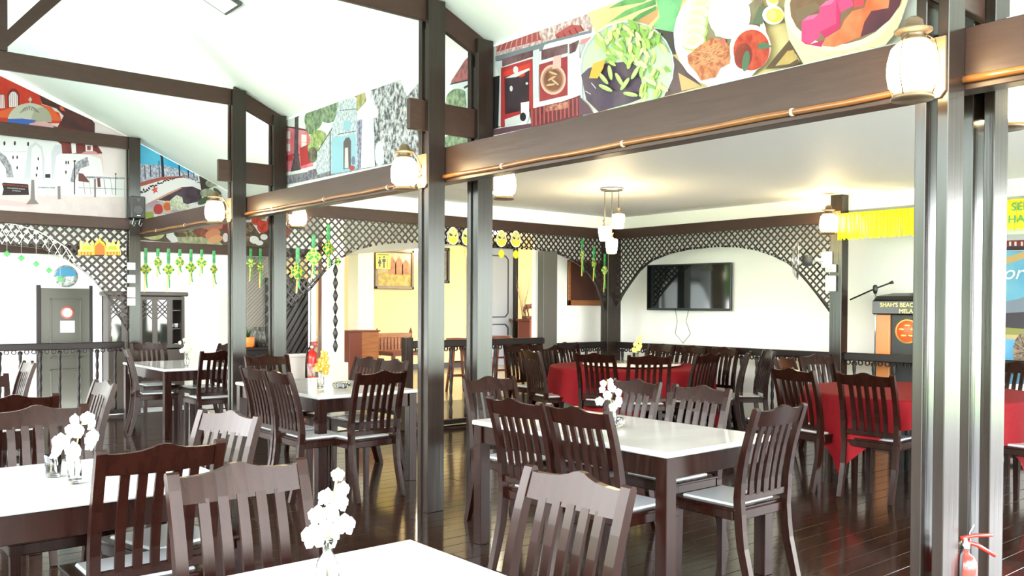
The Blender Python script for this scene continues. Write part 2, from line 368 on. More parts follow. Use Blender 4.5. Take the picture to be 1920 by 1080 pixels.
lattice_screen((-1.0, 11.83, 0), 'x', 4.46, 2.40, lambda u: E0(u-1.0), (2.38, 2.40), 'arched lattice screen draped with white fishing net', .105, .027)
# posts of the screens
def single_post(x, y, wx, wy, z0, z1, label, M=None):
    t = thing('screen_post', (x, y, z0), label, 'post'); MB().bbox(-wx/2, wx/2, -wy/2, wy/2, 0, z1-z0, .004).build('shaft', M or POSTW, t)
    MB().bbox(-wx/2-.012, wx/2+.012, -wy/2-.012, wy/2+.012, 0, .10, .004).build('plinth', M or POSTW, t); return t
single_post(8.90, 8.50, .26, .14, 0, 2.50, 'dark corner post where the two lattice arches meet')
single_post(7.73, 8.52, .24, .12, .30, 2.15, 'grey-brown square post beside the horse sculpture', mat('grey_post_wood', (.085, .08, .07), .35, .5))
single_post(8.93, 5.10, .14, .14, 0, 2.665, 'tall dark post between the television arch and the podium')
single_post(5.55, 8.50, .10, .10, 0, 1.07, 'short newel post at the lobby opening')
# ------------------------------------------------------------------ railings
BAL = MB(); prof = []
for j in range(25):
    z = .06+j*.70/24; prof.append((.013+.008*abs(sin(j*pi/4))+(.007 if j in (0, 24) else 0), z))
BAL.lathe(prof, 8); BALM = BAL.mesh('baluster', RAILW)
def railing(x, y, L, rz, z0, h, label, sp=.215):
    t = thing('railing', (x, y, z0), label, 'railing', rz)
    MB().bbox(0, L, -.04, .04, h-.085, h, .01).build('top_rail', RAILW, t)
    MB().bbox(0, L, -.03, .03, .03, .08, .004).build('bottom_rail', RAILW, t)
    f = MB(); n = max(2, int(L/sp)); s = L/n
    for i in range(n):
        for k in range(3):
            cx = (i+.18+.32*k)*s; cz = h-.105-(.012 if k == 1 else 0); R = .03
            for (a, b) in ((R, R*.62),):
                vs = []; fs = []
                for q in range(10):
                    an = 2*pi*q/10
                    for rr, yy in ((a, -.008), (a, .008), (b, -.008), (b, .008)): vs.append((cx+rr*cos(an), yy, cz+rr*sin(an)))
                for q in range(10):
                    q2 = (q+1) % 10; A, B = 4*q, 4*q2; fs += [(A, B, B+2, A+2), (A+1, A+3, B+3, B+1), (A, A+1, B+1, B), (A+2, B+2, B+3, A+3)]
                f.add(vs, fs)
    f.fix = True; tag(f.build('fretwork', RAILW, t), kind='stuff')
    for i in range(n): share('baluster', BALM, t, ((i+.5)*s, 0, .02), (0, 0, 0), (1, 1, (h-.12)/.76))
    return t
railing(.2, 11.90, 3.24, 0, 0, .955, 'dark turned railing in front of the far white veranda wall')
railing(5.60, 8.50, 2.04, 0, .0, 1.03, 'dark turned railing at the edge of the raised lobby')
railing(7.86, 8.50, .91, 0, 0, .95, 'short dark railing below the brown board')
railing(8.95, 5.18, 3.25, pi/2, 0, .945, 'dark turned railing below the television')
railing(8.95, .2, 4.83, pi/2, 0, .95, 'dark turned railing in front of the stage and podium')
# ------------------------------------------------------------------ chairs
def curve_y(z):   # rear post line: y of the post centre at height z
    P = [(0, -.285), (.12, -.252), (.25, -.220), (.38, -.203), (.47, -.200), (.60, -.209), (.72, -.232), (.84, -.265), (.96, -.305)]
    return interp(P)(z)
def chair_proto():
    t = thing('dining_chair', (0, 0, 0), 'x', 'chair')
    W = .204
    f = MB(); f.bbox(-.215, .215, .175, .215, .385, .435, .004); f.bbox(-.205, .205, -.20, -.165, .385, .435, .004)
    for s_ in (-1, 1): f.bbox(s_*.195-.02, s_*.195+.02, -.17, .18, .385, .435, .004)
    f.bbox(-.222, .222, -.19, .225, .432, .448, .004); f.build('seat_frame', CHAIRW, t)
    p = MB(); n = 6
    p.bbox(-.172, .172, -.150, .180, .440, .458, .007)
    tag(p.build('seat_pad', VINYL, t), 'off-white seat panel')
    for s_ in (-1, 1):
        b = MB(); k = []
        for (z, hw) in ((0, .016), (.40, .0215)): k += [(s_*.19-hw, .195-hw, z), (s_*.19+hw, .195-hw, z), (s_*.19+hw, .195+hw, z), (s_*.19-hw, .195+hw, z)]
        b.add(k, [(3, 2, 1, 0), (4, 5, 6, 7), (0, 1, 5, 4), (1, 2, 6, 5), (2, 3, 7, 6), (3, 0, 4, 7)]); b.build('leg', CHAIRW, t)
    zs = [0, .08, .16, .25, .34, .42, .50, .58, .66, .74, .82, .90, .945, .953]
    for s_ in (-1, 1):
        b = MB(); b.sweep([(s_*(W-.008*(z < .45)), curve_y(z), z) for z in zs], .036, [.034, .038, .042, .044, .046, .046, .044, .040, .037, .034, .032, .031, .028, .014])
        b.build('rear_post', CHAIRW, t)
    # crest rail: shaped top, slightly bowed
    c = MB(); us = [-1, -.86, -.62, -.40, -.22, -.12, 0, .12, .22, .40, .62, .86, 1]; top = [.938, .936, .937, .941, .950, .958, .961, .958, .950, .941, .937, .936, .938]
    vs = []; fs = []
    for u, zt in zip(us, top):
        x = u*(W-.017); bow = -.014*(1-u*u); zb = .862-.006*(1-u*u)
        for z in (zb, zt):
            y = curve_y(z)+bow
            vs += [(x, y-.011, z), (x, y+.011, z)]
    for i in range(len(us)-1):
        a = 4*i; b_ = a+4
        fs += [(a, b_, b_+2, a+2), (a+1, a+3, b_+3, b_+1), (a+2, b_+2, b_+3, a+3), (a, a+1, b_+1, b_)]
    c.add(vs, fs); c.fix = True; c.build('crest_rail', CHAIRW, t)
    MB().bbox(-W+.017, W-.017, curve_y(.50)-.010, curve_y(.50)+.010, .478, .515, .003).build('lower_rail', CHAIRW, t)
    zz = [.505, .58, .66, .74, .80, .868]
    for i in range(5):
        x = (i-2)*.060
        MB().sweep([(x, curve_y(z)-.006*(1-(x/.2)**2), z) for z in zz], .033, .012).build('slat', CHAIRW, t)
    return t
CH0 = chair_proto(); kids_index(CH0); used = [0]
def chair(x, y, facing, label, group, jit=0):
    """facing: degrees, direction the sitter looks, 0 = +X, 90 = +Y"""
    c = CH0 if not used[0] else copy_tree(CH0); used[0] += 1
    c.location = (x, y, 0); c.rotation_euler = (0, 0, radians(facing-90+jit)); tag(c, label, 'chair', group); return c
# ------------------------------------------------------------------ tables
def table(x0, x1, y0, y1, label, group='marble topped dining tables'):
    t = thing('marble_table', ((x0+x1)/2, (y0+y1)/2, 0), label, 'table', 0, group); a, b = (x1-x0)/2, (y1-y0)/2
    tag(MB().bbox(-a, a, -b, b, .722, .75, .006).build('table_top', MARBLE, t), 'white marble slab')
    for s_ in (-1, 1):
        MB().bbox(-a+.06, a-.06, s_*(b-.035)-.011, s_*(b-.035)+.011, .615, .722, .002).build('apron', CHAIRW, t)
        MB().bbox(s_*(a-.035)-.011, s_*(a-.035)+.011, -b+.06, b-.06, .615, .722, .002).build('apron', CHAIRW, t)
        for q in (-1, 1): MB().bbox(s_*(a-.045)-.036, s_*(a-.045)+.036, q*(b-.045)-.036, q*(b-.045)+.036, 0, .722, .003).build('leg', CHAIRW, t)
    return t
table(3.24, 4.14, 2.72, 4.25, 'white marble table right of centre under the food mural')
table(3.15, 4.06, 6.05, 7.62, 'white marble table with orange flowers left of the middle post')
table(3.15, 4.06, 9.50, 10.95, 'farthest white marble table near the dark cupboard')
table(.55, 1.45, .66, 2.20, 'white marble table in the foreground cut by the frame')
table(-.10, 1.40, 3.39, 4.24, 'white marble table at the left edge with a vase')
table(-.20, 1.18, 5.60, 6.45, 'marble table half hidden behind the left foreground chairs')
table(.0, 1.35, 8.0, 8.85, 'marble table behind the hidden left table near the railing')
g = 'dining chairs at the table right of centre'
chair(3.28, 3.545, 0, 'dark chair at the near long side of the right table, far one of two', g)
chair(3.29, 3.075, 0, 'dark chair at the near long side of the right table, close one of two', g)
chair(3.845, 2.80, 90, 'dark chair with white seat at the near end of the right table', g, 0)
chair(3.75, 4.42, -90, 'pale-lit chair at the far end of the right table beside the post', g)
chair(4.10, 3.97, 180, 'brown-lit chair across the right table behind the white orchids', g)
chair(4.08, 3.41, 180, 'brown-lit chair across the right table clear of the flowers', g)
g = 'dining chairs at the foreground table'
chair(1.50, 1.85, 180, 'big glossy chair in the bottom foreground with shining crest rail', g)
chair(1.09, 2.31, -90, 'large chair in the left foreground behind the foreground orchids', g)
g = 'dining chairs at the left edge table'
chair(1.04, 3.45, 90, 'red-brown chair in front of the left edge table, back to camera', g)
chair(.12, 3.37, 90, 'chair mostly out of frame at the bottom left corner', g)
chair(1.30, 3.84, 194, 'chair at the right end of the left edge table, grey lit', g)
chair(.955, 4.36, -90, 'chair across the left edge table behind the white orchids vase', g)
chair(.38, 4.36, -90, 'chair across the left edge table cut by the frame edge', g)
g = 'dining chairs at the hidden left table'
chair(.97, 5.60, 90, 'chair just above the left edge crest rail, back to camera', g)
chair(1.30, 5.93, 180, 'narrow-looking chair leaning right beside the dark veranda door', g)
chair(1.03, 6.70, -90, 'reddish chair of which only a stile shows at frame left', g)
chair(1.34, 8.30, 180, 'thin side-on chair before the white wall at far left', g)
g = 'dining chairs at the middle left table'
chair(3.15, 6.57, 0, 'chair at the near side of the orange flower table, far one', g)
chair(3.15, 6.12, 0, 'chair at the near side of the orange flower table, close one', g)
chair(3.63, 7.72, -90, 'chair at the far end of the orange flower table under the glasses', g)
chair(3.42, 5.90, 90, 'red-brown chair at the near end of the orange flower table', g, 3)
chair(3.96, 7.19, 180, 'far chair of the pair across the orange flower table', g)
chair(3.96, 6.74, 180, 'near chair of the pair across the orange flower table', g)
g = 'dining chairs at the farthest table'
chair(3.26, 10.15, -10, 'dark chair in profile at the left of the farthest table', g)
chair(3.58, 9.32, 90, 'dark chair at the near end of the farthest table', g)
chair(3.95, 10.55, 180, 'chair across the farthest table, in front of the cupboard', g)
chair(3.60, 11.15, -90, 'chair at the far end of the farthest table by the loudspeaker post', g)
# round tables with red cloth
def round_table(cx, cy, R, label, cl_label, rot, half):
    t = thing('round_table', (cx, cy, 0), label, 'table', 0, 'round banquet tables')
    MB().lathe([(R-.02, .725), (R, .735), (R, .745), (R-.01, .75)], 40).build('table_top', RBROWN, t)
    for k in range(4):
        a = k*pi/2+.6; MB().tube([(R*.55*cos(a), R*.55*sin(a), .73), (R*.62*cos(a), R*.62*sin(a), 0)], .02, 8).build('leg', BLACK, t)
    m_ = MB(); m_.smooth = True; n = 120; rings = [(0, 0), (.5, 0), (.9, 0), (1.0, .0)]
    vs = [(0, 0, .757)]; fs = []; lay = [(.5*R, .757, 0), (.97*R, .757, 0), (R+.012, .752, 0)]
    hs = [0.02, .1, .25, .45, .7, 1.0]
    for k in range(n):
        a = 2*pi*k/n; s_ = half/max(abs(cos(a+rot)), abs(sin(a+rot))); D = max(.12, min(s_-R, .66)); fold = .018*sin(11*a)+.012*sin(23*a+1)
        for r, z, q in lay: vs.append((r*cos(a), r*sin(a), z))
        for h in hs: rr = R+.016+(.03+fold*1.6)*h**.8; vs.append((rr*cos(a), rr*sin(a), .75-D*h))
    K = len(lay)+len(hs)
    for k in range(n):
        a = 1+k*K; b = 1+((k+1) % n)*K
        fs.append((0, a, b))
        for j in range(K-1): fs.append((a+j, a+j+1, b+j+1, b+j))
    m_.add(vs, fs); o = m_.build('tablecloth', REDCL, None, (cx, cy, 0)); tag(o, cl_label, 'tablecloth', 'red tablecloths')
round_table(7.55, 6.88, .92, 'round banquet table near the television arch', 'red cloth on the round table below the television', .3, 1.24)
round_table(7.25, 3.42, .90, 'round banquet table partly behind the closest post', 'red cloth on the round table near the podium', .95, 1.07)
t = thing('turntable', (7.55, 6.88, .758), 'glossy glass turntable on the round table below the television', 'turntable')
MB().lathe([(.12, 0), (.12, .018)], 20).build('base', BLACK, t); MB().lathe([(.56, .018), (.565, .022), (.56, .028)], 48).build('disc', mat('turntable_reflection_white', (.75, .74, .70), .08, .6), t)  # disc coloured white for the wall reflected in its glass
g = 'dining chairs around the television round table'
chair(7.18, 8.18, -90, 'leftmost chair against the lobby lattice, facing the round table', g)
chair(7.60, 8.18, -90, 'middle chair of the three against the lobby lattice', g)
chair(8.02, 8.18, -90, 'chair nearest the corner post against the lobby lattice', g)
chair(6.62, 7.18, -15, 'dark chair at the left of the television round table', g)
chair(6.78, 6.54, 22, 'near chair at the television round table, left of its orchids', g)
chair(6.88, 6.08, 50, 'near chair at the television round table, before its orchids', g)
chair(8.42, 7.42, 180, 'chair below the television, left of the three by the railing', g)
chair(8.42, 6.93, 180, 'chair below the television, middle of the three by the railing', g)
chair(8.42, 6.46, 180, 'chair below the television, right of the three by the railing', g)
chair(7.38, 5.98, 95, 'near right chair of the television round table', g)
chair(7.93, 5.92, 120, 'second chair from right at the television round table', g)
chair(8.34, 5.92, 140, 'rightmost chair of the television round table', g)
g = 'dining chairs around the podium round table'
chair(7.50, 4.52, -80, 'blue-edged chair at the far left of the podium table', g)
chair(8.06, 4.62, -110, 'chair at the far left of the podium table by the tall post', g)
chair(6.48, 3.86, -12, 'dark chair in front of the red podium table, left one', g)
chair(6.50, 3.34, 3, 'dark chair in front of the red podium table beside the thick post', g)
chair(8.35, 3.22, 172, 'chair behind the podium table seen right of the thick post', g)
chair(7.02, 2.46, 88, 'chair at the right frame edge showing its white seat', g)
# ------------------------------------------------------------------ vases, glasses
def petals(m_, c, s, up, rz, kind=0):
    """a five petalled orchid facing direction"""
    B = Euler((up, 0, rz)).to_matrix()
    for k in range(5):
        a = 2*pi*k/5+pi/2; wd = .52 if k in (1, 4) else .36
        ring = [(0, 0), (.35, wd), (.75, wd*.95), (1, 0), (.75, -wd*.95), (.35, -wd)]
        vs = []
        for (u, v) in ring:
            p = Vector(((u*cos(a)-v*sin(a))*s, (u*sin(a)+v*cos(a))*s, .18*s*u*u)); vs.append(Vector(c)+B @ p)
        mid = Vector(c)+B @ Vector((.6*s*cos(a), .6*s*sin(a), .10*s)); vs.append(mid)
        m_.smooth = True; m_.add(vs, [(6, i, (i+1) % 6) for i in range(6)]); m_.smooth = False
    return m_
def vase(x, y, h, label, fl, ps, pm, stems, group='glass vases of flowers'):
    t = thing('flower_vase', (x, y, .752), label, 'vase', 0, group)
    s = h/.16
    tag(MB().lathe([(.001, .004), (.027*s, .004), (.030*s, .012*s), (.030*s, .085*s), (.026*s, .105*s), (.013*s, .125*s), (.012*s, .148*s), (.015*s, .152*s), (.015*s, .16*s), (.010*s, .16*s), (.009*s, .13*s), (.023*s, .103*s), (.026*s, .085*s), (.026*s, .016*s), (.001, .014*s)], 16).build('bottle', GLASS, t), 'clear glass bottle')
    for st in stems: MB().tube([(0, 0, .03*s), (0, 0, .13*s)]+st, .0032*s, 5).build('stem', STEM, t)
    for (p, sz, up, rz) in fl:
        b = petals(MB(), p, sz, up, rz).build('blossom', pm, t)
        MB().lathe([(.0, -.010*ps), (.010*ps, 0), (.0, .012*ps)], 6, Vector(p)+Euler((up, 0, rz)).to_matrix() @ Vector((0, 0, .008))).build('lip', LIP, b)
    return t
def spray(n, zlo, zhi, spread, size, seed, lean=(0, 0)):
    r = random.Random(seed); L = []
    for k in range(n):
        f = k/(n-1); z = zlo+(zhi-zlo)*f; a = k*2.4+seed
        d = spread*(1-.65*f)*r.uniform(.75, 1.1)
        # blossoms open towards the room, mostly to the camera side
        L.append(((d*cos(a)+lean[0]*f, d*sin(a)+lean[1]*f, z), size*(1-.35*f)*r.uniform(.9, 1.1), radians(80)+r.uniform(-.35, .25), CAM_YAW-pi/2+r.uniform(-.8, .8)))
    return L
lat = AR  # sideways direction used to lean the sprays across the view
def L2(a, b): return (AR.x*a+AF.x*b, AR.y*a+AF.y*b)
lx = L2(.02, 0)
vase(.984, 1.843, .15, 'white orchids in a glass bottle on the foreground table', spray(8, .15, .265, .055, .034, 1, lx)+[((lx[0]*1.2, lx[1]*1.2, .30), .017, radians(80), -.6)], 1, PETAL, [[(lx[0]*.5, lx[1]*.5, .22), (lx[0]*1.2, lx[1]*1.2, .31)], [(-lx[0]*1.5, -lx[1]*1.5, .19)]])
vase(.882, 3.683, .135, 'white orchids in a glass bottle on the left edge table', spray(10, .12, .255, .085, .042, 2, L2(.04, 0)), 1, PETAL, [[(lx[0], lx[1], .2), (lx[0]*2, lx[1]*2, .27)], [(-lx[0]*2, -lx[1]*2, .17)]])
vase(3.625, 3.444, .14, 'white orchids in a glass bottle on the right table', spray(12, .13, .27, .075, .032, 4, L2(-.03, 0)), 1, PETAL, [[(-lx[0], -lx[1], .22), (-lx[0]*1.5, -lx[1]*1.5, .28)], [(lx[0]*1.5, lx[1]*1.5, .18)]])
vase(3.45, 6.58, .145, 'orange orchids in a glass bottle on the middle left table', spray(13, .14, .30, .055, .032, 5, L2(.03, 0)), 1, YPETAL, [[(lx[0], lx[1], .22), (lx[0]*1.5, lx[1]*1.5, .31)]])
vase(3.43, 9.62, .15, 'small pink white orchids in a bottle on the farthest table', spray(6, .15, .30, .075, .030, 6, L2(-.05, 0)), 1, mat('pale_pink_petal', (.92, .80, .74), .5, .3), [[(-lx[0], -lx[1], .22), (-lx[0]*2, -lx[1]*2, .31)], [(lx[0]*3, lx[1]*3, .21)]])
vase(7.34, 6.60, .17, 'yellow flowers in a glass bottle on the red round table', spray(8, .2, .35, .05, .034, 8, L2(.02, 0)), 1, mat('yellow_orchid_petal', (.92, .72, .16), .5, .3), [[(lx[0], lx[1], .26), (lx[0], lx[1], .36)]])
def ashtray(x, y, R, label):
    t = thing('glass_dish', (x, y, .752), label, 'dish', 0, 'glass dishes on tables')
    MB().lathe([(.001, .002), (R*.8, .002), (R, .02), (R, .048), (R*.9, .05), (R*.82, .02), (.001, .012)], 20).build('bowl', GLASS, t)
    m_ = MB()
    for k in range(10): a = 2*pi*k/10; m_.lathe([(.0, 0), (.008, .012), (.008, .03), (0, .042)], 5, (R*.99*cos(a), R*.99*sin(a), .004))
    tag(m_.build('rim_beads', GLASS, t), kind='stuff')
ashtray(3.70, 3.50, .055, 'round clear glass dish beside the vase on the right table')
ashtray(3.60, 6.50, .07, 'round clear glass dish beside the orange flowers')
t = thing('drinking_glass', (.85, 3.88, .752), 'clear tumbler beside the vase on the left edge table', 'glass')
MB().lathe([(.001, .003), (.028, .003), (.033, .09), (.030, .09), (.026, .010), (.001, .009)], 16).build('tumbler', GLASS, t)
# ------------------------------------------------------------------ lanterns
def lantern_proto():
    t = thing('wall_lantern', (0, 0, 0), 'x', 'lamp')     # back plate at x=0, lamp hangs out along -x
    p = MB(); p.prism([(-.062, -.105), (-.04, -.135), (.04, -.135), (.062, -.105), (.062, .13), (-.062, .13)], 0, -.014, 0)
    p.build('back_plate', BRASS, t)
    MB().tube([(-.012, 0, .02), (-.05, 0, .09), (-.10, 0, .155), (-.155, 0, .175), (-.165, 0, .15)], .007, 8).build('arm', BRASS, t)
    MB().tube([(-.012, 0, -.03), (-.04, 0, -.055), (-.045, 0, -.015), (-.025, 0, .0)], .005, 6).build('scroll', BRASS, t)
    c = (-.165, 0, 0)
    tag(MB().lathe([(.070, -.125), (.092, -.105), (.100, -.05), (.097, 0), (.084, .055), (.060, .08)], 24, c).build('glass_shade', SHADE, t), 'lit warm glass shade')
    MB().lathe([(.001, -.165), (.080, -.165), (.086, -.155), (.074, -.140), (.072, -.126), (.001, -.126)], 24, c).build('base', BRASS, t)
    MB().lathe([(.062, .08), (.062, .088), (.046, .098), (.044, .118), (.072, .126), (.074, .134), (.042, .142), (.036, .175), (.018, .19), (.001, .195)], 24, c).build('cap', BRASS, t)
    g_ = MB()
    for a in (0, pi/2, pi, 3*pi/2):
        g_.tube([(c[0]+.080*cos(a), .080*sin(a), -.15), (c[0]+.108*cos(a), .108*sin(a), -.07), (c[0]+.106*cos(a), .106*sin(a), .0), (c[0]+.088*cos(a), .088*sin(a), .075), (c[0]+.046*cos(a), .046*sin(a), .11)], .0028, 5)
    g_.build('guard_wires', BRASS, t)
    return t
LT = lantern_proto(); kids_index(LT); lu = [0]
def lantern(x, y, z, rz, label):
    c = LT if not lu[0] else copy_tree(LT); lu[0] += 1
    c.location = (x, y, z+.012); c.rotation_euler = (0, 0, rz); c.scale = (.93, .93, .88); tag(c, label, 'lamp', 'brass wall lanterns on the posts')
for i, lab in enumerate(('large lit brass lantern on the closest thick post', 'lit brass lantern on the left face of the middle post', 'lit brass lantern on the third post before the bridge mural')):
    lantern(3.459, YS[i]+.065, 2.365, 0, lab)
for i, lab in enumerate(('lit lantern at the top right corner behind the closest post', 'lit lantern right of the middle posts under the beam', 'lit lantern shining on the lattice beside the ketupat')):
    lantern(4.031, YS[i]+.065, 2.37, pi, lab)
lantern(8.859, 5.10, 2.36, 0, 'lit lantern on the tall post beside the yellow fringe')
# pendant cluster
t = thing('pendant_lamp', (6.66, 6.36, 2.664), 'cluster of three lit glass pendants hanging from the white ceiling', 'lamp')
MB().lathe([(.001, 0), (.115, 0), (.12, -.012), (.11, -.026), (.001, -.026)], 32).build('canopy', STEEL, t)
for (a, dz) in ((2.5, -.33), (.55, -.20), (4.3, -.46)):
    x, y = .085*cos(a), .085*sin(a)
    x, y = (AR*(-.07 if a == 2.5 else .075 if a == .55 else .005)).x, (AR*(-.07 if a == 2.5 else .075 if a == .55 else .005)).y
    MB().tube([(x, y, -.02), (x, y, dz)], .004, 6).build('rod', BRASS, t)
    MB().lathe([(.024, dz+.0), (.020, dz-.006), (.008, dz-.04), (.030, dz-.06), (.040, dz-.066)], 14, (x, y, 0)).build('cap', BRASS, t)
    tag(MB().lathe([(.045, -.066), (.062, -.075), (.064, -.12), (.052, -.20), (.046, -.215), (.001, -.215)], 20, (x, y, dz)).build('glass_shade', SHADE, t), 'lit white glass shade')
# ceiling light on the roof slope
pn = Vector((SLP, 0, 1)).normalized(); pc = onplane((RX, 0, RZ), pn, 408, -8)
t = thing('ceiling_light', pc, 'small flat ceiling light panel on the sloping white roof', 'lamp'); t.rotation_euler = (0, math.atan(SLP), 0)
MB().bbox(-.16, .16, -.16, .16, -.03, -.002, .003).build('frame', DGREY, t); MB().bbox(-.135, .135, -.135, .135, -.036, -.03, .001).build('diffuser', WPL, t)
# ------------------------------------------------------------------ printed murals (flat prints on the upper walls)
def lin(c): return tuple((.63*(x/12.92 if x < .04045 else ((x+.055)/1.055)**2.4)) for x in c)
def ink(c, c2=None, sc=20):
    nm = 'print_%02x%02x%02x' % tuple(int(255*x) for x in c)
    if c2: nm += '_%02x%02x%02x_%d' % (*[int(255*x) for x in c2], sc)
    return mat(nm, lin(c), .5, .3, noise=lin(c2) if c2 else None, scale=(sc, sc, sc*.8), detail=6)
def ell(cx, cy, rx, ry, rot=0, n=22, a0=0, a1=360):
    r = radians(rot); P = []
    for k in range(n + (1 if a1-a0 < 360 else 0)):
        a = radians(a0+(a1-a0)*k/n); x, y = rx*cos(a), ry*sin(a); P.append((cx+x*cos(r)-y*sin(r), cy+x*sin(r)+y*cos(r)))
    return P
def line(x0, y0, x1, y1, wd):
    d = math.hypot(x1-x0, y1-y0); nx, ny = -(y1-y0)/d*wd/2, (x1-x0)/d*wd/2
    return [(x0+nx, y0+ny), (x1+nx, y1+ny), (x1-nx, y1-ny), (x0-nx, y0-ny)]
class Print:
    def __init__(s, ax, val, clip=()): s.clip = clip; s.ax, s.val, s.n, s.mb, s.mats = ax, val, 0, MB(), []
    def view(s, sc, ox, oy): s.sc, s.ox, s.oy = sc, ox, oy; return s
    def put(s, M, *polys):
        if M not in s.mats: s.mats.append(M)
        s.mb.mi = s.mats.index(M)
        for P in polys:
            s.n += 1
            vs = [on(s.ax, s.val-.0002*s.n, x/s.sc+s.ox, y/s.sc+s.oy) for x, y in P]
            for f in s.clip:          # keep the print inside its own sheet
                out = []
                for a, b in zip(vs, vs[1:]+vs[:1]):
                    fa, fb = f(a), f(b)
                    if fa >= 0: out.append(a)
                    if fa*fb < 0: out.append(a.lerp(b, fa/(fa-fb)))
                vs = out
            if len(vs) < 3: continue
            s.mb.add(vs, [tuple(range(len(vs)))])
        return s
    def done(s, name, label):
        return tag(s.mb.build(name, s.mats), label, 'mural')
RED = ink((.86, .25, .16), (.80, .20, .14), 9); DRED = ink((.62, .22, .22), (.52, .16, .18), 14); NAVY = ink((.26, .14, .17), (.38, .18, .16), 8); INKW = ink((.96, .96, .98)); INKB = ink((.16, .14, .16))
LGREY = ink((.86, .87, .92)); MGREY = ink((.52, .52, .56), (.75, .75, .80), 30); PINK = ink((.93, .82, .83)); PPINK = ink((.95, .90, .91))
# --- mosque mural on the gable
p = Print(1, 11.968, [lambda v: roofz(v.x)-.012-v.z, lambda v: RZ-SLP*(RX-v.x)-.012-v.z, lambda v: v.z-2.13, lambda v: 3.53-v.x]).view(3.6, 0, 120)
p.put(ink((.93, .86, .87)), [(-330, -75), (30, 92), (430, 290), (846, 478), (846, 1010), (-330, 950)])
p.put(RED, [(-330, -70), (30, 95), (270, 210), (285, 280), (400, 330), (420, 400), (-330, 400)])
p.put(NAVY, [(265, 208), (430, 290), (620, 378), (640, 400), (700, 470), (380, 440), (430, 350), (380, 300), (285, 270)])
p.put(ink((.92, .40, .20)), [(-60, 335), (100, 290), (290, 275), (350, 292), (385, 340), (420, 385), (-60, 358)], [(400, 285), (425, 290), (440, 320), (410, 310)])
p.put(ink((.55, .18, .16)), ell(90, 220, 42, 55, 0, 16, 180, 360)+[(130, 290), (50, 295)], [(-20, 200), (34, 202), (40, 300), (-20, 304)])
p.put(INKW, ell(90, 225, 30, 38, 0, 14, 180, 360)+[(120, 288), (62, 292)], [(-10, 206), (28, 208), (33, 298), (-10, 300)])
for i in range(4): p.put(RED, line(68+14*i, 195, 70+14*i, 288, 3))
for i in range(3): p.put(RED, line(2+10*i, 206, 4+10*i, 298, 3))
p.put(ink((.80, .79, .74)), ell(200, 392, 150, 128, 0, 24, 180, 360))
p.put(ink((.70, .69, .63)), ell(280, 392, 70, 100, 0, 16, 180, 360))
for i in range(-4, 5): p.put(INKB, line(200+8*i, 282+abs(i)*3, 200+16*i, 310+abs(i)*5, 3))
p.put(ink((.82, .80, .72)), ell(204, 240, 12, 12), line(204, 222, 204, 268, 6))
p.put(ink((.25, .42, .78)), [(52, 370), (150, 368), (245, 380), (200, 410), (50, 400)]); p.put(ink((.92, .72, .74)), [(200, 400), (300, 385), (390, 425), (200, 420)])
p.put(ink((.52, .24, .22), (.45, .18, .18), 12), [(360, 420), (690, 470), (690, 605), (420, 605), (370, 515)])
p.put(PPINK, [(640, 400), (846, 490), (846, 800), (700, 760), (690, 600), (640, 520)])
p.put(INKW, [(480, 535), (510, 530), (515, 600), (485, 604)], [(575, 540), (625, 540), (628, 598), (580, 598)])
p.put(ink((.60, .30, .28)), [(588, 552), (612, 552), (612, 582), (588, 582)])
p.put(INKW, [(-330, 480), (60, 482), (200, 488), (360, 500), (415, 545), (420, 605), (600, 612), (680, 640), (700, 752), (840, 770), (840, 915), (-330, 890)])
p.put(LGREY, [(190, 560), (240, 525), (285, 560), (300, 640), (300, 780), (160, 780)], [(345, 600), (370, 545), (415, 545), (418, 600), (380, 620), (360, 780), (350, 780)], [(0, 590), (180, 588), (180, 596), (0, 596)])
p.put(INKW, [(215, 570), (245, 545), (275, 575), (285, 640), (285, 780), (205, 780)])
p.put(MGREY, [(-60, 570), (0, 592), (40, 625), (75, 685), (92, 765), (45, 765), (38, 705), (0, 650), (-60, 620)], [(475, 795), (488, 720), (520, 660), (590, 625), (604, 685), (545, 705), (515, 760), (500, 800)])
p.put(INKW, [(-60, 640), (0, 668), (30, 720), (36, 765), (-60, 765)])
p.put(ink((.20, .18, .22)), *[ell(x, y, 7, 15) for x, y in ((30, 535), (100, 535), (190, 540))], *[ell(x, y, 5, 12) for x, y in ((88, 630), (116, 630), (116, 700), (258, 640), (251, 704), (246, 750), (446, 665), (461, 665), (445, 730))], [(305, 743), (340, 743), (340, 768), (305, 768)])
p.put(ink((.88, .62, .64)), [(545, 605), (580, 588), (640, 588), (672, 612)])
p.put(MGREY, line(530, 762, 840, 772, 12), line(530, 835, 835, 845, 5), line(255, 833, 372, 836, 8), *[line(x, 765, x+14, 880, 4) for x in (560, 600, 700, 745)])
p.put(ink((.45, .25, .25)), [(530, 735), (560, 740), (600, 790), (600, 800), (530, 790)], [(655, 770), (675, 770), (680, 830), (660, 830)])
p.put(ink((.90, .84, .85), (.94, .88, .88), 10), [(-330, 870), (846, 900), (846, 1060), (-330, 1010)])
p.put(ink((.92, .78, .79)), [(-60, 905), (250, 945), (200, 965), (-60, 950)])
p.put(ink((.20, .14, .15)), [(14, 805), (26, 800), (190, 812), (196, 884), (14, 886), (24, 845)])
p.put(ink((.56, .52, .53)), [(212, 782), (230, 782), (236, 912), (262, 945), (175, 948), (206, 910)], [(388, 825), (408, 825), (410, 912), (390, 914)], [(634, 775), (648, 775), (648, 900), (636, 900)])
p.put(INKB, line(504, 655, 503, 880, 7), line(781, 740, 780, 886, 4), ell(504, 655, 9, 6), ell(781, 742, 6, 5))
mo = p.done('mosque_mural', 'mural of a white domed mosque and red building on the gable')
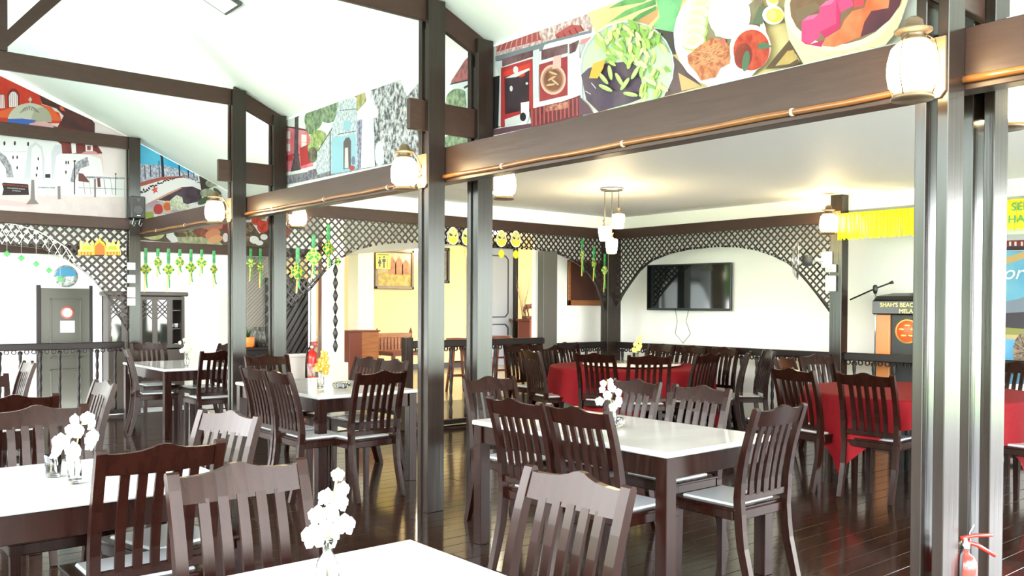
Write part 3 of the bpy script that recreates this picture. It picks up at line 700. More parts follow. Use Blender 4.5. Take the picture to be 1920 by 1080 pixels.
def wall_text(body, size, M, ax, px, py, parent, off=.03):
    q = on(ax, (11.968 if ax == 1 else 4.05)-off, px, py); return text(body, size, M, parent, 'lettering', q, (pi/2, 0, 0), .0005)
wall_text('THE STRAITS OF MELAKA', .026, ink((.85, .30, .26)), 1, 29, 348, mo)
wall_text('THE FLOATING MOSQUE', .017, INKW, 1, 30, 353.6, mo); wall_text('OF MELAKA', .017, INKW, 1, 31, 358, mo)
# --- bridge and food mural
p = Print(1, 11.968, [lambda v: roofz(v.x)-.012-v.z, lambda v: RZ-SLP*(RX-v.x)-.012-v.z, lambda v: v.z-2.13, lambda v: 6.5-v.x]).view(4.697, 250, 240)
p.put(ink((.93, .94, .96)), [(14, 78), (600, 375), (820, 478), (1330, 735), (1330, 1075), (14, 985)])
p.put(ink((.22, .72, .93), (.36, .80, .95), 3), [(16, 84), (240, 192), (490, 318), (565, 405), (500, 405), (300, 345), (16, 318)])
p.put(ink((.55, .58, .70), (.86, .88, .94), 45), [(16, 315), (300, 330), (540, 410), (605, 505), (440, 432), (300, 442), (16, 500)])
p.put(INKB, *[line(x, y0, x+5, y1, 7) for x, y0, y1 in ((100, 330, 440), (150, 330, 430), (225, 290, 430), (480, 360, 430), (530, 385, 440), (560, 420, 455))])
p.put(ink((.16, .14, .20)), line(250, 215, 262, 430, 22), ell(251, 235, 18, 22), line(402, 280, 408, 420, 14), ell(402, 292, 11, 16), line(482, 335, 486, 430, 10), ell(482, 342, 8, 10), line(250, 190, 250, 225, 6))
p.put(ink((.70, .36, .30)), [(16, 490), (250, 430), (430, 424), (560, 470), (440, 440), (250, 462), (16, 530)])
p.put(INKW, [(16, 530), (150, 490), (250, 460), (440, 436), (560, 465), (606, 520), (600, 545), (520, 514), (420, 520), (300, 572), (60, 690), (16, 700)])
rr = random.Random(4)
for i in range(34):
    u = i/33; x = 60+u*520; y = 575-150*sin(min(u*1.25, 1)*pi/2)+(60 if u > .8 else 0)*(u-.8)*5+rr.uniform(-14, 14)*(1-.6*u); s = 22*(1-.62*u)
    p.put(INKB, ell(x, y, s*.75, s*.36, rr.uniform(0, 180), 8))
p.put(ink((.88, .35, .30)), [(190+(34 if k % 2 else 15)*cos(k*pi/5), 545+(40 if k % 2 else 18)*sin(k*pi/5)) for k in range(10)])
p.put(ink((.24, .17, .22), (.34, .28, .34), 8), [(300, 574), (420, 521), (520, 514), (600, 550), (604, 640), (480, 670), (200, 632)])
p.put(ink((.85, .62, .55)), [(56, 700), (300, 574), (420, 521), (425, 532), (305, 590), (60, 712)])
p.put(ink((.66, .60, .70), (.80, .76, .80), 5), [(14, 715), (200, 640), (470, 675), (470, 760), (14, 760)]); p.put(ink((.62, .70, .30)), [(14, 755), (170, 735), (190, 800), (14, 800)])
p.put(ink((.72, .22, .18)), ell(220, 715, 42, 46)); p.put(ink((.90, .70, .52)), ell(302, 690, 48, 50)); p.put(ink((.78, .42, .24)), ell(300, 692, 36, 36))
p.put(ink((.70, .74, .64), (.90, .92, .84), 40), [(320, 640), (380, 590), (430, 610), (440, 660), (510, 680), (470, 720), (330, 720)])
p.put(ink((.24, .20, .18), (.10, .10, .10), 8), [(604, 372), (735, 432), (700, 520), (600, 560), (580, 430)])
p.put(ink((.50, .54, .44), (.68, .70, .62), 14), ell(690, 430, 34, 30), ell(680, 488, 44, 36), ell(650, 575, 62, 42), ell(725, 480, 20, 34)); p.put(ink((.30, .38, .26)), ell(620, 640, 60, 26, -30), ell(740, 560, 45, 18, 40))
p.put(INKB, ell(782, 492, 18, 28), ell(800, 475, 12, 14))
p.put(ink((.78, .36, .27), (.66, .24, .18), 14), [(960, 462), (1180, 492), (1180, 575), (960, 605)]); p.put(ink((.86, .66, .55)), ell(1092, 545, 22, 40))
# lower strip, below the beam
p.put(ink((.42, .36, .28), (.30, .26, .20), 10), [(14, 860), (1330, 820), (1330, 1075), (14, 985)])
p.put(ink((.72, .76, .46), (.86, .86, .66), 12), ell(185, 915, 95, 72), ell(130, 935, 50, 40)); p.put(ink((.36, .38, .56)), ell(300, 870, 26, 26))
p.put(INKW, [(290, 880), (340, 855), (360, 940), (420, 1000), (340, 1010), (290, 960)])
p.put(ink((.52, .28, .24), (.66, .38, .30), 12), ell(400, 880, 65, 42, 20), ell(590, 900, 90, 60, 10)); p.put(ink((.70, .66, .46), (.36, .32, .24), 26), ell(480, 890, 50, 46), ell(510, 950, 50, 34))
p.put(ink((.58, .60, .46), (.78, .78, .64), 20), [(380, 960), (600, 960), (760, 1000), (800, 1040), (400, 1010)])
p.put(ink((.80, .50, .42)), ell(700, 850, 110, 50)); p.put(ink((.86, .58, .44)), ell(700, 935, 70, 46, -20)); p.put(ink((.92, .66, .50)), ell(722, 980, 66, 34, -15)); p.put(ink((.52, .26, .24)), [(790, 850), (830, 850), (830, 940), (780, 900)]); p.put(PPINK, ell(812, 965, 26, 40))
p.put(ink((.56, .66, .32)), [(960, 770), (1170, 760), (1160, 800), (1030, 815), (960, 800)])
p.put(INKW, [(1020, 800), (1050, 795), (1130, 920), (1110, 930)])
p.put(ink((.76, .20, .16), (.88, .36, .28), 18), ell(1085, 815, 46, 42), ell(1140, 870, 50, 56), ell(1240, 840, 70, 80), ell(1330, 900, 60, 80)); p.put(INKW, ell(1065, 985, 44, 34, 20), ell(1110, 1012, 34, 22), ell(1150, 960, 32, 26)); p.put(ink((.32, .22, .18), (.60, .50, .40), 26), ell(1010, 880, 46, 50), ell(1000, 975, 28, 26))
p.done('bridge_food_mural', 'mural of a white arched bridge, blue sky and food plates')
# --- stone ruin mural on the upper side wall
p = Print(0, 4.052, [lambda v: 3.34-v.z, lambda v: v.z-2.62, lambda v: 8.54-v.y, lambda v: v.y-5.08]).view(4.696, 530, 120)
p.put(INKW, [(-60, 235), (1020, 105), (1330, 60), (1640, -40), (1640, 900), (20, 1080), (-60, 1100)])
p.put(ink((.88, .42, .50), (.93, .60, .66), 8), [(0, 545), (120, 555), (215, 575), (240, 640), (270, 900), (0, 960)])
p.put(ink((.50, .46, .50), (.72, .70, .74), 24), [(-20, 1000), (420, 935), (1330, 740), (1330, 800), (-20, 1075)]); p.put(INKB, line(0, 545, 240, 590, 10)); p.put(PPINK, *[[(x, y), (x+45, y+4), (x+45, y+70), (x, y+66)] for x, y in ((22, 590), (22, 700), (165, 620), (165, 690))])
p.put(ink((.74, .24, .26)), [(20, 810), (90, 790), (90, 850), (20, 860)], [(150, 740), (240, 700), (250, 870), (160, 900)])
p.put(ink((.30, .24, .28), (.42, .36, .40), 30), [(108, 440), (140, 440), (136, 780), (160, 930), (70, 950), (100, 800)], ell(124, 450, 22, 26), ell(118, 800, 30, 16))
TREE = ink((.36, .44, .36), (.62, .68, .56), 26)
p.put(TREE, ell(270, 490, 80, 95), ell(400, 430, 95, 90), ell(450, 360, 60, 45), ell(250, 560, 50, 60)); p.put(ink((.50, .58, .30), (.74, .78, .56), 26), ell(315, 650, 75, 70), ell(270, 740, 50, 60)); p.put(ink((.34, .30, .28), (.5, .5, .42), 20), ell(265, 800, 40, 70)); p.put(ink((.55, .58, .36), (.8, .7, .5), 20), [(600, 265), (730, 220), (730, 330), (650, 420), (650, 300)])
p.put(ink((.66, .68, .74), (.88, .90, .94), 40), [(500, 295), (580, 270), (648, 320), (655, 560), (662, 915), (310, 985), (290, 900), (310, 770), (430, 560), (470, 450)])
p.put(ink((.30, .28, .34)), line(312, 765, 440, 560, 7), line(500, 410, 650, 395, 6), line(480, 620, 650, 590, 6), line(418, 590, 418, 980, 8))
p.put(ink((.62, .78, .86)), [(535, 500), (600, 495), (600, 570), (535, 585)], [(430, 650), (640, 620), (650, 930), (430, 970)])
p.put(ink((.42, .36, .38)), [(535, 930), (535, 690), (555, 650), (585, 645), (602, 680), (602, 915)]); p.put(ink((.84, .80, .82)), [(545, 920), (548, 740), (575, 735), (580, 915)]); p.put(ink((.72, .30, .32)), ell(610, 915, 26, 22)); p.put(ink((.5, .5, .62)), ell(622, 850, 16, 40))
p.put(ink((.40, .38, .50), (.68, .66, .78), 40), [(655, 500), (700, 480), (690, 910), (660, 915)])
RUIN = ink((.30, .28, .31), (.86, .84, .88), 34)
p.put(RUIN, [(772, 205), (1020, 108), (1060, 190), (1095, 285), (1200, 160), (1330, 60), (1330, 830), (960, 870), (820, 895), (800, 500), (830, 400)])
p.put(INKW, [(1022, 106), (1095, 285), (1215, 145), (1200, 80)])
p.put(INKW, ell(752, 260, 26, 50), [(730, 330), (780, 315), (825, 380), (842, 450), (825, 475), (800, 470), (806, 640), (812, 900), (690, 920), (700, 490), (662, 480), (690, 400)]); p.put(LGREY, [(770, 480), (800, 480), (806, 640), (810, 890), (775, 900), (765, 640)], line(775, 385, 800, 440, 8)); p.put(LGREY, ell(852, 790, 40, 110))
p.put(ink((.42, .38, .44), (.62, .60, .66), 30), [(20, 985), (220, 950), (225, 1020), (20, 1062)], [(220, 940), (290, 920), (300, 985), (225, 1010)], [(300, 980), (420, 940), (420, 970), (310, 1000)])
p.view(1, 0, 0)
p.put(ink((.72, .38, .40), (.5, .3, .34), 30), [(846, 152), (872, 112), (890, 96), (890, 148), (846, 158)]); p.put(LGREY, [(846, 158), (890, 148), (890, 175), (850, 172)]); p.put(INKB, line(844, 158, 892, 147, 2.5), line(870, 165, 882, 158, 4))
p.put(TREE, ell(858, 188, 22, 22), ell(848, 205, 22, 16), ell(852, 268, 24, 16), ell(868, 262, 16, 18)); p.put(ink((.82, .84, .86)), [(872, 170), (892, 165), (892, 205), (876, 205)])
p.done('ruin_mural', 'mural of a stone ruin, white statue and trees above the beam')
# --- temple and food mural
p = Print(0, 4.052, [lambda v: 3.34-v.z, lambda v: v.z-2.62, lambda v: 5.075-v.y, lambda v: v.y+2.3]).view(4.154, 920, 0)
p.put(INKW, [(10, 290), (1040, -60), (1800, -320), (3400, -860), (3400, 380), (2600, 360), (10, 1075)])
ROOF = ink((.72, .52, .54), (.92, .84, .86), 40)
p.put(ROOF, [(40, 315), (380, 195), (480, 155), (640, 110), (730, 58), (765, 120), (795, 190), (785, 250), (470, 330), (380, 370), (40, 455)])
p.put(ink((.72, .32, .33)), [(70, 340), (370, 245), (395, 310), (40, 405)], [(500, 270), (630, 190), (700, 200), (730, 235), (520, 320)])
for i in range(8): p.put(ink((.84, .72, .74)), line(95+i*38, 330-i*12, 70+i*42, 395-i*12, 6))
for i in range(5): p.put(ink((.40, .24, .28)), line(520+i*44, 280-i*22, 545+i*44, 315-i*18, 6))
p.put(ink((.50, .52, .58)), [(36, 440), (400, 335), (480, 310), (785, 235), (785, 255), (420, 345), (400, 395), (36, 475)])
p.put(ink((.38, .22, .26), (.52, .38, .42), 10), [(40, 475), (330, 390), (330, 440), (90, 520), (40, 520)], [(395, 390), (600, 340), (600, 410), (395, 470)], [(610, 345), (690, 310), (660, 400), (615, 420)])
p.put(INKB, [(20, 600), (75, 585), (70, 990), (20, 1010)], *[[(340, 495), (365, 490), (362, 750), (338, 760)]]); p.put(LGREY, [(30, 480), (88, 470), (95, 600), (85, 980), (60, 985), (70, 590)], [(330, 395), (378, 380), (375, 470), (372, 760), (330, 770)])
p.put(ink((.72, .22, .24)), [(80, 530), (325, 455), (330, 860), (300, 870), (100, 990), (78, 990)])
p.put(ink((.20, .14, .18), (.30, .18, .22), 8), [(108, 600), (300, 540), (300, 850), (112, 890)]); p.put(ink((.88, .26, .22)), [(95, 560), (310, 490), (310, 540), (98, 600)], ell(232, 572, 36, 28))
p.put(ink((.88, .86, .90)), [(110, 610), (190, 570), (300, 530), (305, 545), (200, 600)], ell(160, 690, 12, 22), ell(282, 650, 10, 10), ell(195, 545, 20, 30), [(110, 930), (230, 890), (235, 960), (112, 985)])
p.put(ink((.68, .26, .30), (.62, .2, .24), 10), [(378, 500), (598, 435), (600, 740), (380, 792)]); p.put(LGREY, [(372, 480), (598, 415), (598, 437), (372, 505)])
p.put(ink((.88, .72, .68)), ell(486, 620, 100, 118)); p.put(ink((.72, .50, .42)), ell(486, 620, 84, 100)); p.put(ink((.46, .28, .24), (.58, .38, .30), 20), ell(486, 622, 72, 86)); p.put(ink((.86, .70, .56)), *[ell(486+x, 600+y, 36, 8, r) for x, y, r in ((0, -30, 20), (-10, 10, -30), (16, 40, 40), (-20, 60, -10))]); p.put(ink((.90, .70, .70)), [(490, 440), (548, 425), (548, 520), (480, 540)])
p.put(LGREY, [(600, 350), (612, 430), (615, 780), (600, 785)]); p.put(INKW, [(612, 430), (690, 400), (700, 470), (715, 760), (615, 780)], [(235, 800), (300, 790), (298, 920), (262, 1000), (238, 1000)]); p.put(INKB, ell(252, 910, 24, 34))
p.put(ink((.80, .78, .80), (.60, .56, .60), 20), [(690, 330), (840, 280), (800, 420), (690, 455)]); p.put(ink((.85, .55, .58)), [(700, 310), (820, 275), (830, 300), (700, 350)])
p.put(ink((.52, .22, .24), (.38, .16, .20), 16), [(300, 850), (560, 790), (700, 740), (700, 905), (320, 1000)]); p.put(ink((.72, .34, .36)), *[line(320+i*32, 850-i*8, 322+i*32, 985-i*8, 11) for i in range(12)]); p.put(ink((.85, .58, .50), (.6, .3, .3), 40), [(420, 830), (600, 790), (610, 840), (430, 870)])
p.put(ink((.42, .28, .34)), [(20, 1010), (120, 990), (320, 960), (320, 1000), (20, 1055)], [(680, 740), (760, 820), (800, 880), (690, 900)])
p.put(ink((.94, .84, .64), (.90, .76, .56), 4), [(735, 40), (1000, -80), (3000, -800), (3000, 420), (1100, 820), (840, 880), (760, 800), (715, 560), (840, 300), (790, 190)])
# cendol bowl and leaves
p.view(4.697, 1080, 0)
LEAF = ink((.36, .58, .36), (.50, .72, .46), 6)
p.put(ink((.86, .62, .44)), [(480, 190), (720, 60), (720, 140), (640, 220)])
p.put(LEAF, [(285, 75), (480, -40), (700, -60), (600, 20), (420, 50)], [(285, 200), (440, 90), (700, -10), (705, 40), (560, 90), (420, 150)], [(430, 225), (560, 120), (710, 50), (705, 85), (560, 170)])
p.put(ink((.44, .72, .50), (.56, .80, .58), 5), [(680, 230), (735, 150), (700, -40), (960, -80), (900, 120), (865, 285), (760, 275)]); p.put(ink((.60, .80, .62)), line(800, -20, 905, 90, 6), line(800, 0, 805, 130, 4))
p.put(ink((.34, .30, .30)), [(690, 250), (870, 285), (865, 380), (880, 480), (840, 480), (760, 330)]); p.put(ink((.46, .36, .38), (.40, .30, .32), 8), [(860, 490), (1110, 760), (780, 850), (830, 620)]); p.put(ink((.86, .70, .50)), [(900, 640), (1110, 760), (930, 800)])
p.put(ink((.90, .92, .94)), ell(448, 590, 418, 410, -18)); p.put(ink((.70, .74, .78)), ell(448, 594, 408, 400, -18)); p.put(ink((.80, .88, .74)), ell(452, 600, 398, 388, -18))
p.put(ink((.33, .25, .34), (.42, .34, .40), 5), [(45, 660), (110, 600), (250, 560), (470, 540), (560, 600), (600, 860), (470, 910), (200, 985), (90, 880)])
rr = random.Random(9)
CEN = [ink((.78, .88, .48)), ink((.88, .95, .62)), ink((.70, .82, .46)), ink((.93, .95, .70)), ink((.60, .74, .38))]
for i in range(150):
    a = rr.uniform(0, 2*pi); q = math.sqrt(rr.random()); x = 500+330*q*cos(a); y = 410+270*q*sin(a)
    if x > 560: y = 230+rr.random()*620
    if x < 260 and y > 560: continue
    if 230 < x < 560 and y > 560: continue
    if (x-450)**2/370**2+(y-590)**2/390**2 > 1: continue
    p.put(CEN[i % 5], ell(x, y, rr.uniform(38, 62), rr.uniform(14, 20), rr.uniform(20, 130), 9))
for x, y, r in ((300, 640, 80), (380, 700, 60), (240, 690, 50), (430, 740, -55), (260, 775, 25), (520, 640, -60), (480, 830, 10)): p.put(CEN[2], ell(x, y, 68, 19, r, 10)); p.put(CEN[1], ell(x+4, y-6, 50, 8, r, 8))
p.put(ink((.84, .68, .30)), [(150, 560), (260, 520), (240, 600), (190, 690), (115, 690)]); p.put(INKW, line(135, 730, 175, 780, 5), line(80, 800, 130, 830, 5))
# rice plate
p.put(INKW, ell(1270, 330, 410, 450, -12)); p.put(LGREY, ell(1285, 330, 380, 415, -12)); p.put(INKW, ell(1290, 325, 372, 405, -12)); p.put(ink((.50, .40, .36), (.62, .58, .46), 6), [(1170, 130), (1230, 320), (1420, 330), (1500, 60), (1640, -60), (1620, 260), (1420, 420), (1180, 470), (1120, 420)])
CUC = ink((.93, .96, .80)); CUE = ink((.72, .82, .42))
for x, y in ((1105, 20), (1070, 120), (1050, 200), (1045, 280), (1030, 360)): p.put(CUE, ell(x+8, y+8, 108, 78, -15)); p.put(CUC, ell(x, y, 100, 70, -15)); p.put(ink((.86, .92, .70)), ell(x, y, 55, 34, -15))
p.put(ink((.90, .86, .84)), ell(1350, 130, 190, 215)); p.put(ink((.97, .96, .96), (.90, .89, .90), 50), ell(1350, 120, 180, 205))
p.put(ink((.70, .36, .24), (.86, .58, .42), 34), [(980, 490), (1090, 400), (1200, 330), (1310, 350), (1360, 430), (1350, 560), (1270, 600), (1230, 680), (1100, 710), (1060, 640), (990, 560)]); p.put(ink((.88, .64, .48)), *[line(rr.uniform(1010, 1200), rr.uniform(440, 600), rr.uniform(1200, 1340), rr.uniform(360, 560), 6) for _ in range(16)]); p.put(ink((.80, .44, .40)), ell(1290, 360, 30, 24))
p.view(5.333, 1360, 0)
p.put(ink((.42, .44, .36)), [(340, 60), (430, 60), (390, 160), (370, 240), (270, 240)])
p.put(ink((.96, .92, .93)), ell(248, 480, 205, 235, 8)); p.put(ink((.70, .20, .16), (.82, .34, .24), 22), ell(262, 500, 182, 205, 8)); p.put(ink((.52, .18, .16), (.62, .26, .2), 8), ell(180, 560, 90, 130, 8)); p.put(ink((.34, .46, .36)), ell(205, 610, 36, 105, 8), [(320, 440), (400, 425), (470, 465), (400, 490), (330, 490)])
p.put(INKW, ell(478, 150, 108, 95), ell(470, 10, 60, 60)); p.put(ink((.93, .86, .34)), ell(495, 155, 85, 72)); p.put(ink((.96, .92, .55)), ell(470, 150, 40, 50)); p.put(ink((.93, .86, .34)), ell(480, -5, 50, 40))
p.put(ink((.40, .30, .22)), [(400, 690), (640, 400), (700, 480), (770, 620), (640, 670)]); p.put(ink((.84, .70, .44), (.76, .60, .36), 12), [(500, 660), (620, 510), (680, 500), (720, 590), (640, 640)])
# kuih basket
p.put(ink((.93, .88, .72)), [(585, 150), (620, -100), (1900, -200), (1820, 10), (1760, 200), (1700, 330), (1600, 450), (1000, 600), (780, 640), (700, 500), (640, 400)])
for i in range(7): p.put(ink((.80, .72, .54)), line(700+i*150, 540+30*sin(i)-i*8, 740+i*150, 610-i*28, 6))
p.put(ink((.97, .94, .82)), ell(1170, 30, 590, 470, -16)); p.put(ink((.50, .36, .28), (.60, .48, .40), 4), ell(1180, 10, 545, 425, -16))
p.put(ink((.52, .42, .34)), [(690, 100), (900, 20), (960, 80), (830, 160), (720, 230)])
p.put(ink((.88, .30, .52)), [(765, 210), (940, 135), (945, 370), (850, 440), (760, 410)], [(940, 70), (1110, -20), (1110, 235), (945, 320)], [(1100, 0), (1260, -60), (1280, 60), (1140, 130)]); p.put(ink((.80, .20, .42)), [(760, 410), (850, 440), (990, 400), (960, 470), (800, 440)], [(945, 320), (1110, 235), (1150, 280), (1000, 380)], [(1110, -20), (1150, 120), (1150, 270), (1110, 235)]); p.put(ink((.93, .45, .64)), [(765, 210), (830, 160), (940, 135), (880, 190)], [(940, 70), (1010, 10), (1110, -20), (1060, 40)])
p.put(ink((.92, .40, .24), (.96, .52, .36), 10), [(970, 460), (1000, 380), (1150, 290), (1190, 200), (1270, 110), (1390, 80), (1430, -60), (1650, -60), (1630, 80), (1460, 110), (1390, 220), (1350, 370), (1200, 430), (1090, 470)])
p.put(ink((.42, .20, .26), (.34, .16, .22), 6), [(1350, 370), (1390, 220), (1460, 110), (1630, 80), (1650, -60), (1790, -80), (1740, 60), (1640, 200), (1500, 310)]); p.put(ink((.85, .28, .34)), [(1270, -60), (1400, -60), (1380, 60), (1290, 80)])
p.view(1, 0, 0)
p.put(INKW, [(926, 254), (1080, 221), (1400, 145), (1700, 76), (1920, 25), (1920, 80), (926, 300)])
p.done('food_mural', 'mural of a red temple, cendol bowl, rice plate and pink sweets')
# ------------------------------------------------------------------ television wall
def rect_on(ax, val, px0, py0, px1, py1):
    a = on(ax, val, px0, py0); b = on(ax, val, px1, py1); return a, b
t = thing('television', (9.50, 7.65, 1.385), 'black flat television on the white wall inside the lattice arch', 'television')
MB().bbox(0, .045, -.66, .66, 0, .635, .008).build('case', BLACK, t)
tag(MB().box(-.002, .001, -.64, .64, .03, .617).build('screen', SCREEN, t), 'glossy dark screen')
MB().box(.045, .10, -.15, .15, .2, .45).build('wall_bracket', DGREY, t)
t.rotation_euler.z = radians(7)
for dy, sw in ((.22, .03), (.0, -.05)): MB().tube([(.05, dy, .03), (.06, dy-sw, -.15), (.07, dy+sw*.3, -.32), (.07, .10, -.45)], .004, 5).build('cable', DGREY, t)
a, b = rect_on(1, 8.972, 1064, 487, 1150, 573)
t = thing('notice_board', ((a.x+b.x)/2, 8.972, (a.z+b.z)/2), 'dark brown board with an orange-brown frame on white wall', 'board'); hw, hh = (b.x-a.x)/2, (a.z-b.z)/2
MB().box(-hw, hw, -.012, 0, -hh, hh).build('panel', mat('dark_board', (.07, .022, .014), .5, .4), t)
for x0, x1, z0, z1 in ((-hw, hw, hh-.03, hh), (-hw, hw, -hh, -hh+.075), (-hw, -hw+.045, -hh, hh), (hw-.03, hw, -hh, hh)): MB().bbox(x0, x1, -.028, 0, z0, z1, .004).build('frame_bar', BENCHW, t)
# ------------------------------------------------------------------ stage : podium, microphone, fringe, banner
GOLD = mat('gold_letters', (.85, .60, .16), .3, .5, metal=.6); EMB = mat('orange_emblem', (.80, .10, .03), .3, .5)
t = thing('podium', (9.16, 4.42, 0), 'wooden podium with black top, gold lettering and round emblem', 'podium')
tag(MB().bbox(0, .42, -.42, .42, 1.365, 1.52, .012).build('top', mat('black_lacquer', (.012, .012, .013), .2, .5), t), 'black top')
MB().prism([(0, 1.52), (.06, 1.565), (.42, 1.60), (.42, 1.52)], -.40, .40, 1).build('reading_desk', BLACK, t)
for s_ in (-1, 1): tag(MB().bbox(.05, .38, s_*.32-.075, s_*.32+.075, .06, 1.365, .004).build('side_column', mat('orange_veneer', (.56, .20, .05), .3, .5), t), 'orange wood column')
MB().bbox(.08, .36, -.25, .25, .06, 1.365, .003).build('front_panel', BLACK, t); MB().bbox(-.02, .42, -.42, .42, 0, .07, .006).build('foot', BLACK, t)
for body, sz, z in (("SHAH'S BEACH RESORT", .062, 1.468), ('MELAKA', .062, 1.402)): text(body, sz, GOLD, t, 'lettering', (-.004, 0, z), (pi/2, 0, -pi/2), .001)
e = MB().lathe([(.001, 0), (.135, 0), (.135, .008), (.12, .012), (.001, .012)], 28).build('emblem', GOLD, t, (.078, .06, 1.19)); e.rotation_euler = (0, -pi/2, 0)
MB().lathe([(.001, .012), (.116, .012), (.11, .017), (.001, .017)], 28).build('emblem_disc', EMB, e)
for k in range(5): MB().lathe([(.001, .017), (.028, .017), (.02, .023), (.001, .024)], 7, (.06*cos(k*1.256), .06*sin(k*1.256), 0), .6, 1.3).build('emblem_petal', GOLD, e)
MB().bbox(.18, .36, -.16, .14, 1.60, 1.612, .003).build('paper', WPL, t)
t = thing('microphone_stand', (9.2, 4.82, 0), 'black boom microphone stand before the pale stage wall', 'stand')
MB().lathe([(.001, 0), (.13, 0), (.12, .02), (.02, .035), (.001, .035)], 20).build('base', BLACK, t)
MB().tube([(0, 0, .03), (0, 0, .9)], .012, 8).build('lower_pole', BLACK, t); MB().tube([(0, 0, .88), (0, 0, 1.62)], .007, 8).build('upper_pole', STEEL, t)
q = [on(0, 9.2, *p) for p in ((1594, 562), (1641, 541), (1668, 531), (1674, 529))]; q = [p-Vector((9.2, 4.82, 0)) for p in q]
MB().tube([q[0], q[1], q[2]], .009, 8).build('boom', BLACK, t); MB().lathe([(.001, -.05), (.016, -.045), (.026, -.01), (.026, .03), (.015, .05), (.001, .05)], 10, q[1]+Vector((0, 0, -.01))).build('clutch', BLACK, t)
MB().tube([q[2], q[3]], [.012, .02], 8).build('microphone_clip', BLACK, t)
t = thing('tinsel_fringe', (8.84, 5.07, 2.455), 'yellow tinsel fringe hanging along the stage opening', 'banner')
MB().bbox(-.006, .006, -4.8, 0, -.02, 0, .002).build('header_tape', FRINGE, t)
fm = MB(); rr = random.Random(5)
for k in range(420):
    y = -k*4.8/420; x = rr.uniform(-.006, .006); L = .28+rr.uniform(-.012, .012); tw = rr.uniform(-.004, .004)
    fm.add([(x, y, -.015), (x+tw, y-.012, -.015), (x-tw, y-.012, -L), (x+tw*.5, y, -L)], [(0, 1, 2, 3)])
tag(fm.build('tinsel', FRINGE, t), kind='stuff')
for body, dy, z in (('SELAMAT', -1.97, -.075), ('HARI RAYA', -1.99, -.19)): text(body, .105, mat('green_letters', (.01, .28, .10), .4, .5), t, 'lettering', (-.012, dy, z), (pi/2, 0, -pi/2), .001)
p = Print(0, 9.655).view(1, 0, 0)
p.put(ink((.35, .70, .90), (.55, .82, .95), 2), [(1790, 445), (1990, 435), (1990, 720), (1790, 720)])
p.put(ink((.88, .90, .93)), [(1790, 445), (1990, 435), (1990, 470), (1790, 470)]); p.put(ink((.62, .24, .24), (.5, .2, .22), 20), [(1868, 452), (1960, 448), (1960, 462), (1868, 464)]); p.put(INKW, *[[(x, 453), (x+4, 453), (x+4, 461), (x, 461)] for x in (1882, 1892, 1902, 1914)]); p.put(ink((.25, .2, .25)), [(1850, 463), (1990, 461), (1990, 468), (1850, 470)])
p.put(ink((.86, .74, .52)), [(1790, 500), (1870, 488), (1930, 468), (1990, 466), (1990, 470), (1935, 480), (1880, 498), (1790, 515)])
p.put(ink((.55, .60, .68)), [(1872, 582), (1880, 566), (1912, 560), (1921, 556), (1935, 590), (1876, 590)]); p.put(ink((.30, .28, .32)), [(1868, 590), (1878, 562), (1886, 588)], [(1860, 588), (1990, 582), (1990, 622), (1860, 612)])
p.put(ink((.62, .64, .36)), [(1860, 612), (1990, 622), (1990, 632), (1860, 626)]); p.put(ink((.85, .76, .55)), [(1860, 626), (1990, 632), (1990, 640), (1860, 634)])
p.put(ink((.40, .34, .28), (.7, .62, .55), 30), ell(1924, 660, 25, 38)); p.put(ink((.2, .15, .14)), *[line(1924, 660, 1924+24*cos(k*.6), 660+36*sin(k*.6), 1) for k in range(11)]); p.put(ink((.75, .3, .3)), ell(1879, 655, 5, 18)); p.put(ink((.2, .25, .4)), ell(1878, 636, 5, 4))
bn = p.done('stage_poster', 'blue tourism poster with a roofed house on the stage wall')
q = on(0, 9.645, 1899, 512); text('Historical', .20, WPL, bn, 'lettering', (9.645, q.y+.02, q.z), (pi/2, 0, -pi/2), .0005, shear=.3)
# wall fan on the tall screen post
t = thing('wall_fan', (8.84, 5.20, 1.96), 'round wall fan on the tall dark post over the lattice', 'fan')
MB().bbox(-.01, .03, -.06, .06, -.09, .09, .006).build('wall_plate', WPL, t); MB().tube([(-.01, 0, 0), (-.07, .10, .0)], .02, 8).build('bracket', WPL, t)
MB().lathe([(.001, -.07), (.05, -.06), (.06, 0), (.05, .05), (.001, .06)], 14, (-.10, .17, .0)).build('motor', DGREY, t)
gm = MB(); C0 = Vector((-.13, .27, 0)); ax = Vector((-.55, .83, 0)).normalized(); sd = Vector((ax.y, -ax.x, 0))
def ring(R, off, r): gm.tube([C0+ax*off+sd*(R*cos(k*pi/14))+Vector((0, 0, R*sin(k*pi/14))) for k in range(29)], r, 5, False)
ring(.215, 0, .007); ring(.14, .05, .002); ring(.06, .06, .004); ring(.18, .03, .002); ring(.10, .055, .002)
for k in range(24):
    a = k*pi/12; u = sd*cos(a)+Vector((0, 0, sin(a))); gm.tube([C0+ax*.06+u*.04, C0+ax*.05+u*.14, C0+u*.215], .0018, 4)
tag(gm.build('guard', STEEL, t), kind='stuff')
for k in range(3):
    a = k*2*pi/3+.5; u = sd*cos(a)+Vector((0, 0, sin(a))); v = sd*-sin(a)+Vector((0, 0, cos(a))); b = MB()
    b.add([C0+u*.03, C0+u*.10+v*.05+ax*.01, C0+u*.19+v*.06+ax*.015, C0+u*.20-v*.03-ax*.005, C0+u*.10-v*.03-ax*.01], [(0, 1, 2, 3, 4)]); b.build('blade', DGREY, t)
for z, h in ((1.865, .085), (1.70, .17)):
    c = thing('control_box', (8.845, 5.14, z), 'white control box high on the tall post below the fan' if h < .1 else 'white switch box with grey plate below the fan', 'box')
    MB().bbox(-.03, .014, -.05, .06, -h/2, h/2, .005).build('case', WPL, c); MB().bbox(-.034, -.03, -.03, .04, -h/3, 0, .001).build('face_plate', mat('pale_grey_plastic', (.55, .56, .6), .4), c)
